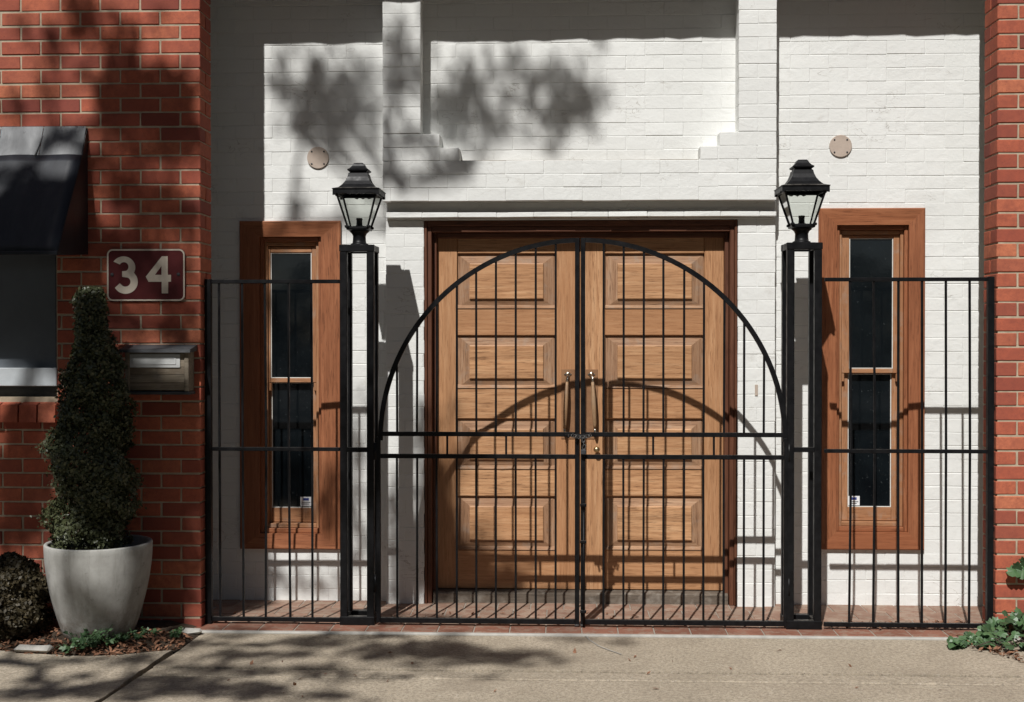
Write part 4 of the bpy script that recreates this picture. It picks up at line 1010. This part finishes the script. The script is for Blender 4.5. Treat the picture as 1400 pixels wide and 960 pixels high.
st = thing('stone', 'flat pale broken stone lying in the leaf litter beside the planter pot', 'stone', gnd(45, 885, .03))
c0 = gnd(45, 885, .035); link('slab_piece', box_mesh(.20, .06, .026, .012, .014), 'kerb_mortar', st, c0)
st = thing('stone', 'pale broken mortar lump at the corner of the number 34 wall', 'stone', gnd(262, 862, .01))
c0 = gnd(262, 863, .02); link('slab_piece', box_mesh(.11, .045, .03, .012, .010), 'kerb_mortar', st, c0)

# curved scratch the gate has left in the concrete
pts = [(797,867),(806,876),(818,884),(833,890),(850,896)]; V = []
for i, (px, py) in enumerate(pts):
    p = gnd(px, py); V += [(p.x-.003, p.y, .0045), (p.x+.004, p.y+.004, .0045)]
link('scratch_mark', mesh(V, [(2*i, 2*i+1, 2*i+3, 2*i+2) for i in range(len(pts)-1)]), 'kerb_mortar', fp)

# ================================================================== STREET TREE (out of frame; throws the dappled shade)
B = [ # photo position of the shade it throws, radius x, radius y, cover
 (30,40,20,12,.4),(108,25,22,32,.75),(160,55,28,40,.75),(172,125,40,36,.9),(222,135,36,45,.9),(255,110,14,20,.45),(62,110,20,36,.4),(22,150,26,18,.5),(195,185,55,34,.85),(245,185,30,45,.85),
 (150,240,34,34,.75),(205,270,45,30,.75),(255,285,22,24,.4),(70,260,60,50,.93,7.0),(20,300,45,35,.85,6.95),(20,235,30,20,.75,7.15),(60,195,60,14,.35,7.28),(175,335,34,26,.85),(140,400,40,50,.8),(205,385,22,36,.6),(250,400,25,46,.7),(180,455,40,26,.6),(245,460,26,26,.6),
 (222,560,50,20,.85),(200,610,60,40,.9),(245,690,40,60,.92),(170,700,30,60,.7),(25,600,40,30,.5),(35,680,45,50,.75),(30,820,60,60,.85),(96,790,14,50,.5,6.75),(150,830,30,16,.6,6.75),(185,800,14,50,.5,6.75),(165,600,30,70,.85,6.85),(150,700,36,40,.75,6.85),(120,480,40,60,.8,6.9),(60,450,70,60,.75),(230,780,30,50,.8),(255,850,20,16,.3),
 (377,100,12,22,.5),(395,70,22,10,.4),(418,122,18,14,.65),(432,95,10,14,.5),(432,145,20,22,.75),(480,122,18,18,.6),(503,155,18,22,.7),(474,172,16,14,.55),(437,182,14,16,.55),(410,172,14,16,.55),(512,190,12,20,.55),(392,238,12,22,.5),(514,262,14,20,.5),(455,215,18,10,.3),
 (545,60,16,34,.3),(538,135,18,12,.55),(560,112,12,24,.45),(570,200,22,12,.45),(548,255,22,10,.35),(612,150,20,32,.8),(645,138,18,34,.65),(628,92,24,14,.55),(690,72,34,10,.45),(768,84,30,12,.45),(740,114,20,18,.7),(780,138,26,26,.9),(758,166,18,22,.75),(800,160,18,20,.75),(682,178,18,16,.6),(712,100,22,12,.45),(824,124,16,26,.35),(640,188,34,12,.4),(638,236,16,28,.75),(760,205,14,8,.5),(608,238,14,22,.35),(590,120,10,40,.3),
 (440,130,75,66,.42),(550,120,26,110,.22),(650,125,64,56,.30),(600,235,60,30,.20),(430,260,50,30,.15),(220,300,60,60,.4),(200,600,80,60,.85),(215,690,60,60,.85),(210,780,60,70,.9),(40,650,50,90,.75),(40,720,50,40,.7),(225,570,50,26,.8),(60,420,70,70,.8),(225,440,50,26,.4),(620,770,40,60,.8),(600,690,16,60,.5),(650,800,50,30,.6),
 (490,590,16,60,.35),(545,690,16,60,.5),(488,720,16,50,.55),(550,770,16,50,.55),(560,610,14,40,.35),(420,790,46,20,.45),(400,640,30,60,.35),(450,690,12,60,.5),
 (602,700,16,50,.9),(612,770,34,40,.97),(600,810,30,24,.97),(650,790,34,30,.85),(668,735,18,24,.35),(690,800,30,26,.75),(712,770,18,12,.5),(757,815,20,10,.85),(625,640,16,26,.45),
 (620,888,70,12,.80),(670,899,44,8,.70),(540,892,60,10,.7),(600,905,40,6,.6),(430,915,50,8,.6),(720,895,40,8,.6),(520,925,40,5,.4),(760,905,20,5,.4),(860,880,30,4,.4),(800,873,60,4,.4),
 (340,945,70,12,.65),(230,935,70,12,.7),(170,905,60,6,.5),(100,945,70,9,.7),(30,950,40,8,.7),(280,880,40,5,.5),(390,895,30,5,.5),(300,915,60,6,.5),(470,955,50,8,.35),(60,905,60,5,.4),(450,875,60,5,.45),(330,860,40,4,.4),(560,845,60,6,.5)]
rb = random.Random(5)
for i in range(95):              # loose single twigs of leaves
    px = rb.triangular(0, 830, 120); py = rb.uniform(868, 958)
    if px > 480 and py > 925: continue
    B.append((px, py, rb.uniform(9, 30), rb.uniform(1.6, 3.6), rb.uniform(.45, .8)))
for i in range(60):
    px = rb.uniform(370, 830); py = rb.uniform(62, 270)
    if px > 660 and py > 200: continue
    B.append((px, py, rb.uniform(6, 13), rb.uniform(6, 14), rb.uniform(.25, .6)))
for i in range(18): B.append((rb.uniform(60, 270), rb.uniform(0, 330), rb.uniform(8, 16), rb.uniform(8, 18), rb.uniform(.4, .8)))
for i in range(26): B.append((rb.uniform(480, 660), rb.uniform(560, 820), rb.uniform(5, 12), rb.uniform(8, 22), rb.uniform(.3, .7)))
B += [(125,412,26,26,.9,6.9), (110,420,36,70,.93), (105,480,30,50,.9)]
sd = SUN.normalized(); e1 = Vector((1,0,0)); e1 = (e1-sd*e1.dot(sd)).normalized(); e2 = sd.cross(e1)
clusters = []; LP = []; LS = .085; LEFF = LS*LS*.5*.55
def add_cluster(p, cov, area, du, dv):
    n = max(3, int(-math.log(1-min(cov,.97))*area/LEFF*2.6)); t = random.uniform(5.6, 8.2); c = p-SUN*t; clusters.append(c)
    for _ in range(n):
        a = random.uniform(0, 2*math.pi); r = math.sqrt(random.random())
        LP.append(c + du*(r*math.cos(a)) + dv*(r*math.sin(a)) + sd*random.gauss(0,.22))
for (px, py, rx, ry, cov, *pl) in B:
    if pl: f = lambda a, b: at(a, b, pl[0])
    elif py > 866 : f = lambda a, b: gnd(a, b)
    elif px < 276: f = lambda a, b: at(a, b, YBL)
    elif py > 835: f = lambda a, b: gnd(a, b, TILE_Z)
    elif 580 < px < 1005 and py > 300: f = lambda a, b: at(a, b, YD)
    elif 523 < px < 580 or 219 < py < 290: f = lambda a, b: at(a, b, YP+.05)
    else: f = lambda a, b: at(a, b, YW)
    p = f(px, py); du = (f(px+rx, py)-p)*1.12; dv = (f(px, py+ry)-p)*1.12
    dup = du-sd*du.dot(sd); dvp = dv-sd*dv.dot(sd); area = math.pi*dup.cross(dvp).length
    # large patches of shade come from several sprays of leaves
    k = max(1, min(6, int(area/.05)))
    for i in range(k):
        if k == 1: add_cluster(p, cov, area, dup, dvp)
        else:
            a = random.uniform(0, 6.28); r = .62*math.sqrt(random.random()); s = 1.25/math.sqrt(k)
            add_cluster(p+dup*(r*math.cos(a))+dvp*(r*math.sin(a)), 1-(1-cov)**(1.0/(k*s*s)*1.0), area*s*s, dup*s, dvp*s)
TB = Vector((-7.4, -1.8, -.05)); FORK = Vector((-6.6, -1.2, 5.0))
for i in range(150):             # the rest of the crown, whose shade falls outside the picture
    c = Vector((random.gauss(-8.6, 1.5), random.gauss(-.6, 1.9), random.gauss(10.2, 1.7)))
    g0 = c + SUN*((c.z-1.2)/1.17)
    if g0.x > -3.9 or c.z < 6: continue
    clusters.append(c)
    for _ in range(70): LP.append(c+Vector((random.gauss(0,.36), random.gauss(0,.36), random.gauss(0,.28))))
tree = thing('unseen_tree', 'tall leafy street tree standing by the road opposite the number 34 wall', 'tree', TB)
P = np.array([tuple(p-TB) for p in LP]); link('crown', leaf_cloud(P, np.tile(np.array([[0,0,1.]]), (len(P),1)), LS, .5, .9), 'leaf_tree', tree, TB)
# branch skeleton: every spray joined to the nearest wood
nodes = [TB+Vector((0,0,0)), TB*.5+FORK*.5+Vector((.1,.05,0)), FORK]; par = [-1, 0, 1]
for tip in (Vector((-5.2, -.2, 8.2)), Vector((-8.6,-1,8.0)), Vector((-4.4, .9, 10.0)), Vector((-7.0,.4,9.5))):
    src = 2 if tip.z < 9 else (3 if tip.x > -6 else 2)
    nodes.append(tip); par.append(src)
order = sorted(clusters, key=lambda c: (c-FORK).length)
for c in order:
    arr = np.array([tuple(q) for q in nodes[2:]]); d = np.linalg.norm(arr-np.array(c), axis=1) + .25*np.maximum(0, arr[:,2]-c.z)
    j = int(d.argmin())+2; nodes.append(c+Vector((0,0,-.05))); par.append(j)
cnt = [1]*len(nodes)
for i in range(len(nodes)-1, 0, -1): cnt[par[i]] += cnt[i]
rad = [max(.004, .0055*cnt[i]**.33) if i > 6 else .0075*cnt[i]**.5 for i in range(len(nodes))]; rad[0] = .34; rad[1] = .27; rad[2] = .24
bm = bmesh.new()
for i in range(1, len(nodes)):
    a, b2 = nodes[par[i]], nodes[i]; L = (b2-a).length
    if L < 1e-3: continue
    ra = rad[i]*1.15 if i > 2 else rad[par[i]]; mid = (a+b2)/2+Vector((random.gauss(0,.05), random.gauss(0,.05), random.gauss(0,.04)))*L*(1 if i > 2 else .2)
    mm = sweep_mesh([a-TB, mid-TB, b2-TB], [ra, (ra+rad[i])/2, rad[i]], 9 if i < 8 else 5); bm.from_mesh(mm); bpy.data.meshes.remove(mm)
m = bpy.data.meshes.new('m'); bm.to_mesh(m); bm.free(); link('trunk', m, 'bark', tree, TB)
# unseen trees added to shade the street and block sky light from the facade
def blocker_tree(x, y, h, r, seed):
    rg = np.random.default_rng(seed); base = Vector((x, y, -.06))
    t = thing('unseen_tree', 'unseen broad tree added across the road to block sky light' if y < -5 else 'unseen broad tree added on the near kerb to block sky light', 'tree', base, 'added sky blocking trees across the road' if y < -5 else 'added sky blocking trees by the near kerb')
    nc = 150; d = rg.normal(size=(nc,3)); d /= np.linalg.norm(d, axis=1)[:,None]; rr = r*rg.uniform(.35, 1, nc)[:,None]**.6
    cc = d*rr*np.array([1,.85,.75])+np.array([0,0,h]); P = np.repeat(cc, 110, axis=0)+rg.normal(0, r*.13, (nc*110,3))
    link('crown', leaf_cloud(P, np.tile(np.array([[0,0,1.]]), (len(P),1)), .38, .55, .9), 'leaf_tree', t, base)
    bm = bmesh.new()
    mm = sweep_mesh([(0,0,0), (.1,.05,h*.35), (0,.1,h*.75)], [.33,.24,.12], 10); bm.from_mesh(mm); bpy.data.meshes.remove(mm)
    for q in cc[::5]:
        mm = sweep_mesh([(.05,.05,h*.45), tuple(q*.5+np.array([0,0,h*.27])), tuple(q)], [.10,.06,.02], 6); bm.from_mesh(mm); bpy.data.meshes.remove(mm)
    m = bpy.data.meshes.new('m'); bm.to_mesh(m); bm.free(); link('trunk', m, 'bark', t, base)
for i, (x, y, h, r) in enumerate(((-15,-8.8,8.5,5.2), (-8.5,-9.2,8.7,5.3), (-2,-8.8,8.4,5.1), (4.5,-9.2,8.7,5.2), (11,-8.9,8.4,5.1), (17.5,-9.1,8.6,5.2), (9.8,2.6,9.3,5.0), (11,-4.2,12,5.8), (-12.2,2.4,9.2,4.8))): blocker_tree(x, y, h, r, 50+i)
for i in range(7):               # unseen row of shrubs added below them to cut ambient light
    x = -15+5.2*i; bs = Vector((x, -14.5, -.06)); t = thing('blocker_shrub', 'unseen dense shrub added under the blocking trees to cut ambient light', 'shrub', bs, 'added shrubs that cut ambient light')
    P = rng.normal(0, 1, (4000,3)); P /= np.linalg.norm(P, axis=1)[:,None]; P *= rng.uniform(.5,1,4000)[:,None]**.4; P = P*np.array([3.0,1.2,2.0])+np.array([0,0,2.0])
    link('crown', leaf_cloud(P, P-np.array([0,0,2.0]), .26, .55, .6), 'leaf_tree', t, bs)
print('bricks', sum(o.name.startswith('brick') for o in bpy.data.objects), 'objects', len(bpy.data.objects), 'leaves', len(LP))
